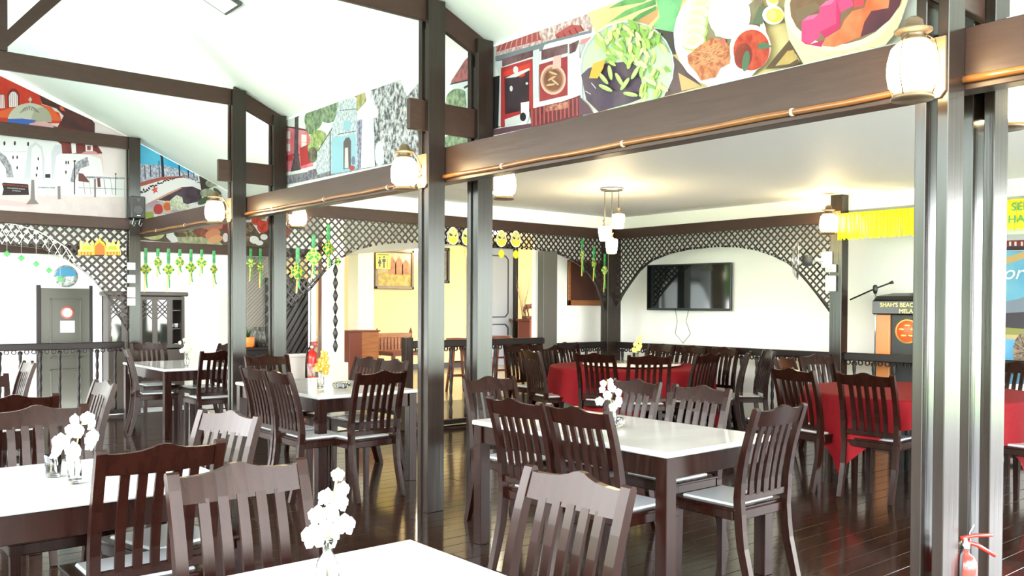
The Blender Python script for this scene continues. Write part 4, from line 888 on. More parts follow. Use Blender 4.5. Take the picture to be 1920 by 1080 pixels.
# ------------------------------------------------------------------ far left post : loudspeaker and plates
t = thing('loudspeaker', (3.535, 11.72, 2.50), 'small black loudspeaker mounted high on the far left post', 'loudspeaker')
MB().bbox(-.10, .075, -.15, -.005, .02, .30, .012).build('cabinet', BLACK, t)
for r, z, n in ((.06, .125, 'woofer'), (.028, .245, 'tweeter')):
    o = MB().lathe([(.001, .004), (r*.35, .002), (r*.85, .008), (r, .006), (r, 0)], 18).build(n, DGREY, t, (-.012, -.153, z)); o.rotation_euler = (pi/2, 0, 0)
MB().box(-.03, .01, -.155, -.15, .05, .062).build('badge', WPL, t)
for dx in (-.05, .03): MB().tube([(dx, -.10, .03), (dx-.02, -.09, -.05), (dx+.01, -.07, -.075), (dx+.03, -.06, -.03)], .004, 5).build('cable', WPL, t)
for py, h, lab in ((499, .09, 'upper white switch plate with sockets on the far left post'), (523, .10, 'blank white switch plate on the far left post'), (548, .13, 'small hanging paper tag on the far left post'), (566, .09, 'lowest white socket plate on the far left post')):
    q = on(1, 11.73, 243, py); c = thing('switch_plate', (q.x+.02, 11.735, q.z), lab, 'switch')
    MB().bbox(-.05, .05, -.012, 0, -h/2, h/2, .004).build('plate', WPL if py != 548 else mat('printed_tag', (.5, .42, .40), .5, noise=(.8, .75, .75), scale=(60, 60, 40)), c)
    MB().bbox(-.03, -.008, -.018, -.012, -.02, .02, .002).build('rocker', WPL, c)
# crown ornament on the far left arch
YO = 11.765
def flat(P, mtl, ax, val, th, name, parent=None, org=None, cup=None):
    vs = [on(ax, val, *q) for q in P]; o = Vector(org or (0, 0, 0)); n = len(vs); d = Vector((0, -th, 0)) if ax == 1 else Vector((-th, 0, 0))
    mb = MB(); mb.add([v-o for v in vs]+[v+d-o for v in vs], [tuple(range(n)), tuple(range(2*n-1, n-1, -1))]+[(i, i+n, (i+1) % n+n, (i+1) % n) for i in range(n)]); mb.fix = True
    return mb.build(name, mtl, parent)
def sc(P, k, ox, oy): return [(x/k+ox, y/k+oy) for x, y in P]
org = on(1, YO, 186, 478); t = thing('crown_ornament', org, 'yellow and orange palace crown ornament on the dark lattice', 'ornament')
YO1 = mat('yellow_foam', (.62, .42, .02), .5); OR1 = mat('orange_foam', (.55, .12, .01), .5); LIME = mat('lime_foam', (.36, .38, .02), .5); YO2 = mat('pale_yellow_foam', (.74, .58, .16), .5)
for dx in (0, 355):
    P = [(985, 530), (985, 470), (1010, 450), (1005, 360), (1022, 335), (1040, 360), (1045, 410), (1075, 380), (1097, 325), (1118, 380), (1145, 410), (1150, 360), (1165, 340), (1182, 360), (1180, 450), (1195, 470), (1195, 530)]
    flat(sc([(x+dx*.93, y) for x, y in P], 6.75, 0, 400), YO2, 1, YO, .012, 'side_crown', t, org)
    flat(sc([(x+dx*.93, y) for x, y in [(1035, 460), (1050, 415), (1140, 415), (1155, 460)]], 6.75, 0, 400), LIME, 1, YO-.012, .004, 'lime_panel', t, org)
    flat(sc([(x+dx*.93, y) for x, y in [(992, 525), (992, 488), (1188, 488), (1188, 525)]], 6.75, 0, 400), OR1, 1, YO-.012, .004, 'orange_band', t, org)
    for k in range(5): flat(sc([(x+dx*.93, y) for x, y in ell(1010+k*40, 508, 12, 16, 0, 8)], 6.75, 0, 400), YO1, 1, YO-.016, .003, 'bead', t, org)
flat(sc([(1180, 525), (1185, 420), (1205, 370), (1240, 345), (1258, 290), (1278, 345), (1315, 370), (1335, 420), (1340, 525)], 6.75, 0, 400), YO1, 1, YO-.013, .012, 'dome', t, org)
flat(sc([(1195, 525), (1200, 420), (1258, 365), (1320, 420), (1325, 525)], 6.75, 0, 400), OR1, 1, YO-.025, .004, 'dome_front', t, org)
# fishing net on the arch
t = thing('fishing_net', on(1, 11.79, 60, 430), 'white knotted fishing net draped over the far left arch', 'net'); org = t.location.copy()
NETM = mat('white_net_cord', (.80, .76, .72), .7)
top = interp([(-140, 436), (-60, 428), (0, 417), (30, 421), (70, 433), (100, 449), (125, 464), (140, 485)])
xs = [-140+i*280/40 for i in range(41)]
MB().tube([on(1, 11.79, x, top(x))-org for x in xs], .007, 5).build('head_rope', NETM, t)
nm = MB()
for s_ in (1, -1):
    for x0 in range(-220, 220, 16):
        P = []
        for k in range(60):
            y = 405+k*1.6; x = x0+s_*(y-405)*.62
            if x > 138 or x < -140: continue
            if top(x) <= y <= min(top(x)+42, 459+max(0, x-70)*.6): P.append(on(1, 11.785, x, y)-org)
        if len(P) > 1: nm.tube(P, .0042, 4)
tag(nm.build('cord_mesh', NETM, t), kind='stuff')
for i, (px, py) in enumerate(((13, 476), (40, 484), (68, 495), (92, 507), (113, 523))):
    q = on(1, 11.79, px, py); t = thing('paper_diamond', q, ('leftmost', 'second', 'middle', 'fourth', 'lowest, rightmost')[i]+' green paper diamond hanging under the fishing net', 'ornament', 0, 'green paper diamonds')
    o = MB().bbox(-.028, .028, -.006, .006, -.028, .028, .004).build('diamond', mat('bright_green_paper', (.03, .30, .06), .6, noise=(.12, .45, .14), scale=(30, 30, 30)), t); o.rotation_euler = (0, pi/4, 0)
    zt = on(1, 11.79, px, top(px)).z-q.z; MB().tube([(0, 0, .035), (0, 0, max(.1, zt))], .0012, 4).build('thread', NETM, t); MB().tube([(0, 0, -.035), (.008, 0, -.09)], .0015, 4).build('tassel', NETM, t)
# far veranda wall : plate, door, column
q = on(1, 13.09, 123, 518); t = thing('wall_plate', q, 'round decorative plate with blue top on the white veranda wall', 'plate'); t.rotation_euler = (pi/2, 0, 0)
MB().lathe([(.001, 0), (.10, .002), (.145, .018), (.15, .022), (.10, .012), (.001, .008)], 28).build('dish', mat('plate_glaze', (.14, .18, .17), .3, noise=(.5, .52, .5), scale=(35, 35, 35)), t)
MB().add([(.13*cos(a), .13*sin(a), .021) for a in [k*pi/12 for k in range(13)]], [tuple(range(13))]).build('blue_sky_print', mat('plate_blue', (.05, .24, .42), .3), t)
a = on(1, 13.09, 75, 540); b = on(1, 13.09, 167, 541)
d = tag(thing('door_1', ((a.x+b.x)/2, 13.09, -.4), 'green-brown panelled door in the white veranda wall', 'door'), kind='structure'); hw = (b.x-a.x)/2; H = a.z+.4
MB().bbox(-hw, hw, -.04, 0, 0, H, .004).build('leaf', DOORW, d)
for z0, z1 in ((.12, .95), (1.10, H-.14)):
    for x0, x1, a0, a1 in ((-hw+.11, hw-.11, z1-.02, z1), (-hw+.11, hw-.11, z0, z0+.02), (-hw+.11, -hw+.13, z0, z1), (hw-.13, hw-.11, z0, z1)): MB().bbox(x0, x1, -.052, -.04, a0, a1, .003).build('moulding', DOORW, d)
for s_ in (-1, 1): MB().bbox(s_*(hw+.025)-.025, s_*(hw+.025)+.025, -.05, 0, 0, H+.04, .003).build('frame', RAILW, d)
s1 = MB().lathe([(.001, 0), (.085, 0), (.085, .006), (.001, .006)], 24).build('round_sign', mat('sign_red', (.45, .10, .08), .5), d, (.02, -.042, H-.33)); s1.rotation_euler = (pi/2, 0, 0)
MB().lathe([(.001, .006), (.062, .006), (.060, .009), (.001, .009)], 24).build('sign_face', mat('sign_face', (.80, .78, .75), .5, noise=(.5, .3, .3), scale=(40, 90, 40)), s1)
MB().box(-.07, .11, -.046, -.042, H-.60, H-.44).build('paper_notice', mat('paper_notice', (.82, .80, .76), .6, noise=(.60, .52, .50), scale=(30, 30, 60)), d)
struct('trim_2', MB().box(3.36, 3.44, 12.9, 13.09, -.4, 2.0), WHITE)
# cupboard
a = on(1, 12.62, 203, 546); b = on(1, 12.62, 346, 546); W = b.x-a.x
t = thing('display_cupboard', (a.x+W/2, 12.62, -.0), 'dark glazed cupboard with crockery against the white pantry wall', 'cupboard'); H = a.z
GLZ = mat('dark_glazing', (.02, .025, .02), .04, .7); CUPW = mat('cupboard_wood', (.040, .030, .022), .3, .5)
MB().bbox(-W/2, W/2, 0, .40, 0, .80, .004).build('base_cabinet', CUPW, t); MB().box(-W/2, W/2, .36, .40, .80, H-.06).build('back_panel', CUPW, t)
for x in (-W/2+.02, W/2-.02): MB().box(x-.02, x+.02, .02, .38, .80, H-.06).build('side_panel', CUPW, t)
MB().bbox(-W/2-.04, W/2+.04, -.05, .42, H-.06, H, .012).build('cornice', CUPW, t)
for z in (1.08, 1.34): MB().box(-W/2+.04, W/2-.04, .05, .36, z, z+.015).build('shelf', CUPW, t)
n = 5; dw = W/n
for i in range(n):
    x0 = -W/2+i*dw; dr = MB(); dr.box(x0, x0+.035, 0, .02, .82, H-.07).box(x0+dw-.035, x0+dw, 0, .02, .82, H-.07).box(x0+.035, x0+dw-.035, 0, .02, .82, .87).box(x0+.035, x0+dw-.035, 0, .02, H-.11, H-.07)
    o = dr.build('door', CUPW, t)
    if i < n-1: MB().box(x0+.035, x0+dw-.035, .008, .012, .87, H-.11).build('pane', GLZ, o)
    if i < n-1:
        lt = MB(); x1 = x0+.035; wd = dw-.07
        for k in range(7):
            for s_ in (1, -1):
                za = H-.11-k*wd*.5
                if za-wd > H-.42: lath(lt, (x1 if s_ > 0 else x1+wd, za), (x1+wd if s_ > 0 else x1, za-wd), -.002, .008)
        if lt.v: tag(lt.build('diagonal_bars', CUPW, o), kind='stuff')
t.rotation_euler = (0, 0, 0)
for i in range(6):
    x = W/2-dw+.07+.07*(i % 3)
    zc = (.815, 1.10)[i//3]
    c = thing('cup', (a.x+W/2+x, 12.78, zc), 'white cup on the '+('lower' if i < 3 else 'upper')+' open shelf of the cupboard, '+('left', 'middle', 'right')[i % 3], 'cup', 0, 'white cups in the cupboard')
    MB().lathe([(.001, .001), (.022, .001), (.032, .06), (.029, .06), (.02, .008), (.001, .006)], 12).build('bowl', WPL, c); MB().tube([(.03, 0, .05), (.048, 0, .045), (.046, 0, .025), (.027, 0, .018)], .004, 5).build('handle', WPL, c)
# pantry : counter, pot, glasses, screens, low wall
a = on(1, 11.45, 452, 652); b = on(1, 11.45, 512, 652)
t = thing('pantry_counter', (a.x, 11.45, 0), 'dark serving counter between the third posts', 'counter'); CT = a.z
MB().bbox(-.05, .50, 0, .32, CT-.04, CT, .004).build('worktop', RAILW, t); MB().bbox(-.02, .47, .02, .30, 0, CT-.04, .003).build('body', RAILW, t)
for k in range(2): MB().bbox(.0+k*.23, .21+k*.23, .012, .02, .08, CT-.10, .004).build('door', RAILW, t)
q = on(1, 11.55, 465, 645); t = thing('orange_pot', (q.x, 11.55, CT), 'orange plant pot on the dark serving counter', 'pot')
tag(MB().lathe([(.001, 0), (.075, 0), (.088, .02), (.085, .13), (.078, .14), (.072, .12), (.001, .11)], 20).build('pot', mat('orange_glaze', (.75, .20, .03), .3), t), None)
pl = MB()
for k in range(9): a_ = k*.7; pl.tube([(0, 0, .11), (.03*cos(a_), .03*sin(a_), .19), (.075*cos(a_), .075*sin(a_), .24+.015*(k % 3))], [.006, .008, .002], 4)
tag(pl.build('leaves', mat('dark_leaf', (.02, .06, .02), .5), t), kind='stuff')
k = 0
for py0 in (0, 1):
    for i in range(3):
        q = on(1, 11.56+.09*py0, 478+i*8, 645); k += 1
        t = thing('upturned_glass', (q.x, 11.56+.09*py0, CT), ('front' if py0 == 0 else 'back')+' row upturned tall glass on the counter, '+('left', 'middle', 'right')[i], 'glass', 0, 'upturned glasses on the counter')
        MB().lathe([(.030, 0), (.033, .004), (.027, .20), (.025, .27), (.001, .27), (.001, .262), (.022, .262), (.029, .004)], 12).build('tumbler', GLASS, t)
def lath_panel(name, label, ax_y, P0, P1, cell, wd, depth, back):
    a = on(1, ax_y, *P0); b = on(1, ax_y, *P1); W = b.x-a.x; H = a.z-b.z
    t = thing(name, (a.x, ax_y, b.z), label, 'screen'); MB().box(0, W, .02, .03, 0, H).build('backing', back, t); m_ = MB()
    for s_, yo in ((1, 0), (-1, .006)):
        k = -int(H/cell)-2
        while k*cell < W+H:
            u0 = k*cell; za, zb = 0, H
            xa, xb = (u0, u0+H) if s_ > 0 else (u0+H, u0)
            # clip to the panel
            def cl(xa, za, xb, zb):
                dx = xb-xa; t0, t1 = 0, 1
                for lim, sg in ((0, 1), (W, -1)):
                    fa = (xa-lim)*sg; fb = (xb-lim)*sg
                    if fa < 0 and fb < 0: return None
                    if fa < 0: t0 = max(t0, fa/(fa-fb))
                    if fb < 0: t1 = min(t1, fa/(fa-fb))
                return (xa+dx*t0, za+(zb-za)*t0, xa+dx*t1, za+(zb-za)*t1) if t0 < t1 else None
            c = cl(xa, za, xb, zb)
            if c: lath(m_, (c[0], c[1]), (c[2], c[3]), yo, wd)
            k += 1
    tag(m_.build('weave', mat('grey_bamboo_weave', (.22, .20, .18), .45), t), kind='stuff'); return t
lath_panel('woven_screen', 'dark woven bamboo screen behind the pantry counter', 12.0, (440, 478), (528, 640), .055, .03, .01, BLACK)
# diagonal slatted panel, low white wall
YL = 11.9; a = on(1, YL, 531, 590); b = on(1, YL, 588, 662); x0, x1 = a.x-.25, b.x; z0, z1 = b.z, 1.82
t = thing('slatted_panel', (x0, YL, z0), 'black panel of slanting wooden slats over the low white wall', 'screen'); MB().box(0, x1-x0, .03, .05, 0, z1-z0).build('backing', BLACK, t)
W, H = x1-x0, z1-z0; N = 17
for k in range(N):
    u0 = -.62+k*.092; ua, za, ub, zb = u0, 0, u0+H*.62, H
    if ua < 0: za = -ua/.62; ua = 0
    if ub > W: zb = (W-u0)/.62; ub = W
    if zb-za < .05 or ua > W: continue
    s_ = MB(); lath(s_, (ua, za), (ub, zb), .008, .05); s_.build('slat', mat('black_slat_wood', (.055, .05, .05), .25), t)
t = struct('wall_low', MB().box(x0-.05, x1+.02, YL-.02, YL+.10, 0, z0-.05), WALLW); tag(MB().bbox(x0-.06, x1+.04, YL-.06, YL+.12, z0-.05, z0, .01).build('coping', WHITE, t), None)
for px in (580, 588):
    q = on(1, 11.7, px, 600); o = tag(MB().tube([(0, 0, 0), (0, 0, 2.2)], .017 if px == 580 else .04, 8).build('conduit' if px == 580 else 'white_pipe', WHITE, None, (q.x, 11.7, 0)), 'thin white conduit by the slatted panel' if px == 580 else 'white vertical pipe beside the leaning board', 'pipe')
q = on(1, 11.62, 585, 730)
def extinguisher(loc, s, label, r=1.0):
    t = thing('fire_extinguisher', loc, label, 'fire extinguisher'); t.scale = (s, s, s)
    tag(MB().lathe([(.001, 0), (.052, 0), (.058, .008), (.058, .27), (.054, .30), (.040, .325), (.022, .338), (.020, .36)], 20).build('cylinder', REDP, t), 'red cylinder')
    MB().lathe([(.022, .355), (.025, .36), (.025, .385), (.014, .39), (.014, .41), (.001, .41)], 12).build('valve', STEEL, t)
    b = MB(); d = AR; q = Vector((d.x, d.y, 0)).normalized()
    b.tube([q*-.02+Vector((0, 0, .405)), q*.05+Vector((0, 0, .42)), q*.13+Vector((0, 0, .422))], [.010, .009, .008], 8); b.build('upper_lever', REDP, t)
    b = MB(); b.tube([q*-.01+Vector((0, 0, .395)), q*.06+Vector((0, 0, .375)), q*.145+Vector((0, 0, .325))], [.010, .010, .009], 8); b.build('lower_handle', REDP, t)
    MB().tube([q*.03+Vector((0, 0, .39)), q*.02+Vector((.01, 0, .43)), q*.045+Vector((0, 0, .47))], .0025, 5).build('seal_tie', WPL, t)
    MB().tube([(-.02, 0, .37), (-.055, -.01, .34), (-.066, -.01, .22), (-.066, -.01, .08)], .009, 8).build('hose', BLACK, t)
    MB().lathe([(.0585, .10), (.0588, .10), (.0588, .22), (.0585, .22)], 20).build('label_band', mat('extinguisher_label', (.72, .66, .60), .5, noise=(.5, .1, .1), scale=(50, 50, 20)), t)
    return t
extinguisher((q.x, 11.62, .25), 1.55, 'red fire extinguisher on the low white wall behind the orange flowers')
tag(MB().bbox(-.05, .12, 0, .18, 0, .25).build('extinguisher_stand', RAILW, None, (q.x-.03, 11.53, 0)), 'small dark stand under the far fire extinguisher', 'stand')
# brown door frame, leaning board, cream pillar
q = on(1, 10.2, 614, 600); t = thing('door_frame', (q.x, 10.2, 0), 'red-brown door jamb beside the cream pillar', 'frame')
MB().bbox(-.07, .06, 0, .12, 0, 2.3, .005).build('jamb', RBROWN, t); MB().bbox(-.03, .0, -.02, 0, 0, 2.2, .003).build('stop', RBROWN, t)
A0 = on(1, 10.05, 590, 742); A1 = on(1, 10.05, 609, 512)
m_ = MB(); d_ = A1-A0
m_.add([Vector((x, y, z)) for (x, z) in ((0, 0), (.07, 0), (d_.x+.07, d_.z), (d_.x, d_.z)) for y in (0, .03)], [(0, 2, 4, 6), (7, 5, 3, 1), (0, 1, 3, 2), (2, 3, 5, 4), (4, 5, 7, 6), (6, 7, 1, 0)]); m_.fix = True
tag(m_.build('leaning_board', mat('pale_brown_board', (.16, .10, .085), .25), None, A0), 'narrow shiny board leaning on the red-brown jamb', 'board')
tag(MB().bbox(-.15, .3, -.1, .2, 0, A0.z, .006).build('wooden_crate', RBROWN, None, (A0.x, 10.05, 0)), 'low dark box under the leaning board', 'box')
a = on(1, 9.0, 622, 600); b = on(1, 9.0, 646, 600)
t = thing('cream_pillar', ((a.x+b.x)/2, 9.12, 0), 'cream plaster pillar with a wider base at the lobby edge', 'pillar'); hw = (b.x-a.x)/2
MB().bbox(-hw, hw, -.12, .12, .78, 2.72, .004).build('shaft', CREAM2, t); MB().bbox(-hw-.03, hw+.035, -.15, .15, 0, .78, .006).build('base', CREAM2, t)
a = on(1, 11.8, 671, 600); b = on(1, 11.8, 701, 600)
t = thing('cream_pillar', ((a.x+b.x)/2, 11.95, .0), 'pale cream pillar behind the wooden settee', 'pillar'); hw = (b.x-a.x)/2
MB().bbox(-hw, hw, -.15, .15, 0, 2.72, .004).build('shaft', CREAM2, t); MB().bbox(-hw-.03, hw+.03, -.17, .17, .3, .42, .004).build('base', CREAM2, t)
# lobby furniture
t0 = on(1, 11.3, 673, 622); t = thing('wooden_cabinet', (on(1, 11.3, 652, 622).x, 11.25, .3), 'orange-brown wooden counter end beside the cream pillar', 'cabinet'); W = on(1, 11.3, 707, 622).x-t.location.x; H = t0.z-.3
MB().bbox(0, W*.42, 0, .35, 0, H, .004).build('dark_side', RBROWN, t); tag(MB().bbox(W*.42, W, 0, .35, 0, H, .004).build('veneer_front', BENCHW, t), 'orange-brown veneer panel'); MB().bbox(-.02, W+.02, -.02, .37, H, H+.02, .004).build('top', RBROWN, t)
a = on(1, 11.9, 707, 625); b = on(1, 11.9, 770, 660); t = thing('wooden_settee', (a.x, 11.9, .3), 'carved orange-brown settee under the painting', 'settee'); W = b.x-a.x; H = a.z-.3; Hb = b.z-.3
for x in (0, W): MB().lathe([(.025, 0), (.03, .1), (.022, H*.6), (.032, H*.8), (.02, H*.98), (.03, H+.01), (.001, H+.09)], 10, (x, 0, 0)).build('post', RBROWN, t)
MB().bbox(0, W, -.02, .02, H-.07, H, .005).build('top_rail', BENCHW, t); MB().bbox(0, W, -.02, .02, Hb-.02, Hb+.05, .005).build('middle_rail', BENCHW, t); MB().bbox(.03, W-.03, -.008, .012, Hb+.05, H-.07, .002).build('back_panel', BENCHW, t)
MB().bbox(-.02, W+.02, -.5, .02, .36, .42, .008).build('seat', RBROWN, t)
for i in range(9): MB().lathe([(.012, 0), (.018, .1), (.01, .2), (.012, Hb-.46)], 8, (.06+i*(W-.12)/8, 0, .42)).build('spindle', RBROWN, t)
for x in (0, W): MB().bbox(x-.025, x+.025, -.5, -.45, 0, .36, .004).build('leg', RBROWN, t)
def picture(P0, P1, y, label, mats, draw=None):
    a = on(1, y, *P0); b = on(1, y, *P1); t = thing('framed_painting', ((a.x+b.x)/2, y, (a.z+b.z)/2), label, 'painting'); w_, h_ = (b.x-a.x)/2, (a.z-b.z)/2
    MB().box(-w_+.03, w_-.03, -.015, 0, -h_+.03, h_-.03).build('canvas', mats[0], t)
    for x0, x1, z0, z1 in ((-w_, w_, h_-.05, h_), (-w_, w_, -h_, -h_+.05), (-w_, -w_+.05, -h_, h_), (w_-.05, w_, -h_, h_)): MB().bbox(x0, x1, -.045, 0, z0, z1, .008).build('frame_bar', mats[1], t)
    return t, w_, h_
FRM = mat('dark_gilt_frame', (.13, .07, .03), .35)
t, w_, h_ = picture((701, 466), (774, 543), 12.985, 'framed painting of brown huts above the settee', (mat('painting_sky', (.46, .38, .26), .6, noise=(.36, .26, .15), scale=(4, 4, 4)), FRM))
def pp(P, M, off, nm): 
    mb = MB(); n = len(P); mb.add([(x*w_, -off, z*h_) for x, z in P], [tuple(range(n))]); return mb.build(nm, M, t)
pp([(-.9, -.9), (.9, -.9), (.9, -.15), (.4, -.05), (-.9, -.2)], mat('painting_field', (.30, .22, .05), .6, noise=(.42, .33, .10), scale=(14, 14, 14)), .017, 'field')
for x, s_ in ((-.1, 1.2), (.25, 1.25), (.6, 1.0)): pp([(x-.2, -.25), (x-.2, .25*s_), (x, .55*s_), (x+.2, .25*s_), (x+.2, -.25)], mat('painting_hut', (.26, .10, .05), .6, noise=(.36, .17, .09), scale=(10, 10, 10)), .019, 'hut')
a = on(1, 12.93, 705, 474); b = on(1, 12.93, 732, 505)
t = thing('yellow_sign', ((a.x+b.x)/2, 12.935, (a.z+b.z)/2), 'yellow washroom sign with black figures before the painting', 'sign'); hx, hz = (b.x-a.x)/2, (a.z-b.z)/2
MB().bbox(-hx, hx, -.008, 0, -hz, hz, .003).build('panel', mat('sign_yellow', (.88, .74, .05), .4), t)
def fig(nm, P): m_ = MB(); n = len(P); m_.add([(x*hx, -.0095, z*hz) for x, z in P], [tuple(range(n))]); m_.build(nm, BLACK, t)
fig('woman_symbol', [(-.62, -.75), (-.62, -.35), (-.8, -.35), (-.58, .25), (-.42, .25), (-.2, -.35), (-.38, -.35), (-.38, -.75)]); fig('woman_head', ell(-.5, .42, .12, .13, 0, 10))
fig('man_symbol', [(-.02, -.85), (-.02, -.1), (-.15, -.1), (-.15, .3), (.33, .3), (.33, -.1), (.2, -.1), (.2, -.85)]); fig('man_head', ell(.09, .52, .14, .15, 0, 10)); fig('divider', [(.55, -.8), (.62, -.8), (.62, .4), (.55, .4)]); fig('title_bar', [(-.8, .75), (.8, .75), (.8, .86), (-.8, .86)])
picture((798, 463), (841, 531), 12.985, 'dark framed picture mostly hidden by the middle post', (mat('dark_picture', (.2, .16, .1), .5, noise=(.1, .08, .06), scale=(6, 6, 6)), RAILW))
# lobby door and lamp
a = on(1, 12.96, 878, 465); b = on(1, 12.96, 962, 465); d = tag(thing('door_2', ((a.x+b.x)/2, 12.99, .3), 'grey panelled lobby door with dark beading', 'door'), kind='structure'); hw = (b.x-a.x)/2
MB().bbox(-hw, hw, -.04, 0, 0, 2.22, .004).build('leaf', DOORG, d)
for z0, z1 in ((.15, .78), (.92, 2.08)):
    c = .07; P = [(-hw+.3, z0), (hw-.13-c, z0), (hw-.13, z0+c), (hw-.13, z1-c), (hw-.13-c, z1), (-hw+.3, z1)]
    for (x0, y0), (x1, y1) in zip(P, P[1:]+P[:1]): s_ = MB(); lath(s_, (x0, y0), (x1, y1), -.046, .022); s_.build('beading', BLACK, d)
MB().bbox(hw, hw+.10, -.07, 0, 0, 2.28, .004).build('frame', RAILW, d); MB().bbox(-hw-.1, hw+.1, -.07, 0, 2.22, 2.32, .004).build('lintel', RAILW, d)
MB().lathe([(.001, 0), (.03, 0), (.03, .02), (.012, .05), (.028, .07), (.001, .08)], 10).build('door_knob', BRASS, d, (hw-.08, -.04, .86)).rotation_euler = (pi/2, 0, 0)
GLOBE = mat('lit_globe_glass', (.95, .92, .85), .3, emit=(1, .86, .62), es=11)
q = on(1, 12.8, 783, 460); t = thing('wall_lamp', (q.x, 12.8, q.z), 'small bright wall lamp by the painting', 'lamp')
tag(MB().lathe([(.001, -.085), (.06, -.06), (.085, 0), (.06, .06), (.001, .085)], 16).build('globe', GLOBE, t), 'glowing globe'); MB().tube([(0, .08, 0), (0, .19, 0)], .02, 8).build('arm', BRASS, t)
for (x, y, lab) in ((8.6, 10.8, 'near the middle'), (6.6, 10.4, 'over the settee side'), (10.9, 11.2, 'over the grey door side')):  # globes added on the ceiling to brighten the lobby
    t = thing('fill_globe', (x, y, 2.62), 'added fill globe brightening the lobby '+lab, 'lamp', 0, 'added lobby fill globes')
    MB().lathe([(.001, -.09), (.10, -.06), (.13, 0), (.11, .05)], 18).build('globe', GLOBE, t); MB().lathe([(.12, .05), (.12, .10), (.001, .10)], 18).build('rose', BRASS, t)
# horse on pedestal
q = on(1, 12.55, 995, 598); zt = q.z; t = thing('pedestal', (q.x, 12.55, .3), 'red-brown wooden pedestal under the carved horse', 'pedestal')
MB().bbox(-.17, .17, -.17, .17, .04, zt-.34, .005).build('column', RBROWN, t); MB().bbox(-.20, .20, -.20, .20, zt-.34, zt-.30, .008).build('top', RBROWN, t); MB().bbox(-.20, .20, -.20, .20, 0, .05, .008).build('foot', RBROWN, t); MB().bbox(-.12, .12, -.178, -.168, .12, zt-.42, .006).build('front_panel', RBROWN, t)
t = thing('horse_statue', (q.x-.01, 12.55, zt), 'carved brown prancing horse statue on the pedestal', 'statue'); HM = mat('carved_brown_wood', (.10, .03, .018), .4)
MB().bbox(-.15, .15, -.08, .08, 0, .055, .01).build('plinth', HM, t)
h = MB(); h.tube([(-.115, 0, .20), (-.09, 0, .235), (-.03, 0, .235), (.03, 0, .24), (.075, 0, .265), (.10, 0, .29)], [.02, .047, .042, .045, .05, .03], 10)
h.tube([(.075, 0, .27), (.105, 0, .32), (.118, 0, .37), (.112, 0, .40)], [.045, .036, .026, .02], 8); h.tube([(.10, 0, .40), (.125, 0, .392), (.155, 0, .355), (.165, 0, .335)], [.02, .025, .016, .013], 8)
h.tube([(.105, 0, .41), (.10, 0, .435)], [.008, .002], 5)
for y, P in ((.025, [(-.09, .23), (-.12, .15), (-.095, .10), (-.105, .055)]), (-.025, [(-.08, .23), (-.09, .15), (-.065, .10), (-.07, .055)]), (.025, [(.08, .25), (.075, .15), (.07, .10), (.07, .055)]), (-.025, [(.085, .26), (.13, .22), (.15, .17), (.125, .145)])): h.tube([(x, y, z) for x, z in P], [.03, .018, .012, .013], 7)
h.tube([(-.11, 0, .24), (-.15, 0, .22), (-.165, 0, .15), (-.145, 0, .08)], [.012, .018, .016, .004], 6)
for k in range(6): h.tube([(.085+.006*k, 0, .30+.02*k), (.055+.01*k, .0, .30+.022*k)], [.012, .004], 5)
h.build('horse_body', HM, t)
q = on(1, 12.8, 981, 560); t = thing('dried_twigs', (q.x, 12.8, .3), 'dried twig arrangement behind the horse statue', 'plant')
MB().lathe([(.001, 0), (.09, 0), (.11, .3), (.06, .7), (.07, .8), (.001, .78)], 14).build('floor_vase', RBROWN, t); tw = MB(); rr = random.Random(2)
for k in range(14): a_ = rr.uniform(0, 6.28); tw.tube([(0, 0, .75), (.05*cos(a_), .05*sin(a_), 1.2), (.16*cos(a_), .1*sin(a_), 1.45+rr.uniform(0, .28))], [.004, .004, .002], 4)
tag(tw.build('twigs', mat('dry_twig', (.30, .20, .10), .7), t), kind='stuff')
# bar stools behind the lobby railing
def stool(px, y, label):
    q = on(1, y, px, 660); t = thing('bar_stool', (q.x, y, .3), label, 'stool', 0, 'bar stools behind the railing')
    MB().lathe([(.001, .66), (.14, .66), (.16, .68), (.15, .71), (.001, .715)], 18).build('seat', RBROWN, t)
    for k in range(4): a_ = k*pi/2+.4; MB().tube([(.08*cos(a_), .08*sin(a_), .67), (.17*cos(a_), .17*sin(a_), 0)], .018, 7).build('leg', RBROWN, t)
    for z in (.22, .40):
        r = .17-.09*z/.67; MB().tube([(r*cos(k*pi/2+.4), r*sin(k*pi/2+.4), z) for k in range(5)], .009, 6).build('foot_rail', RBROWN, t)
stool(858, 9.3, 'wooden bar stool just right of the middle post behind the railing'); stool(940, 9.7, 'wooden bar stool before the grey lobby door')
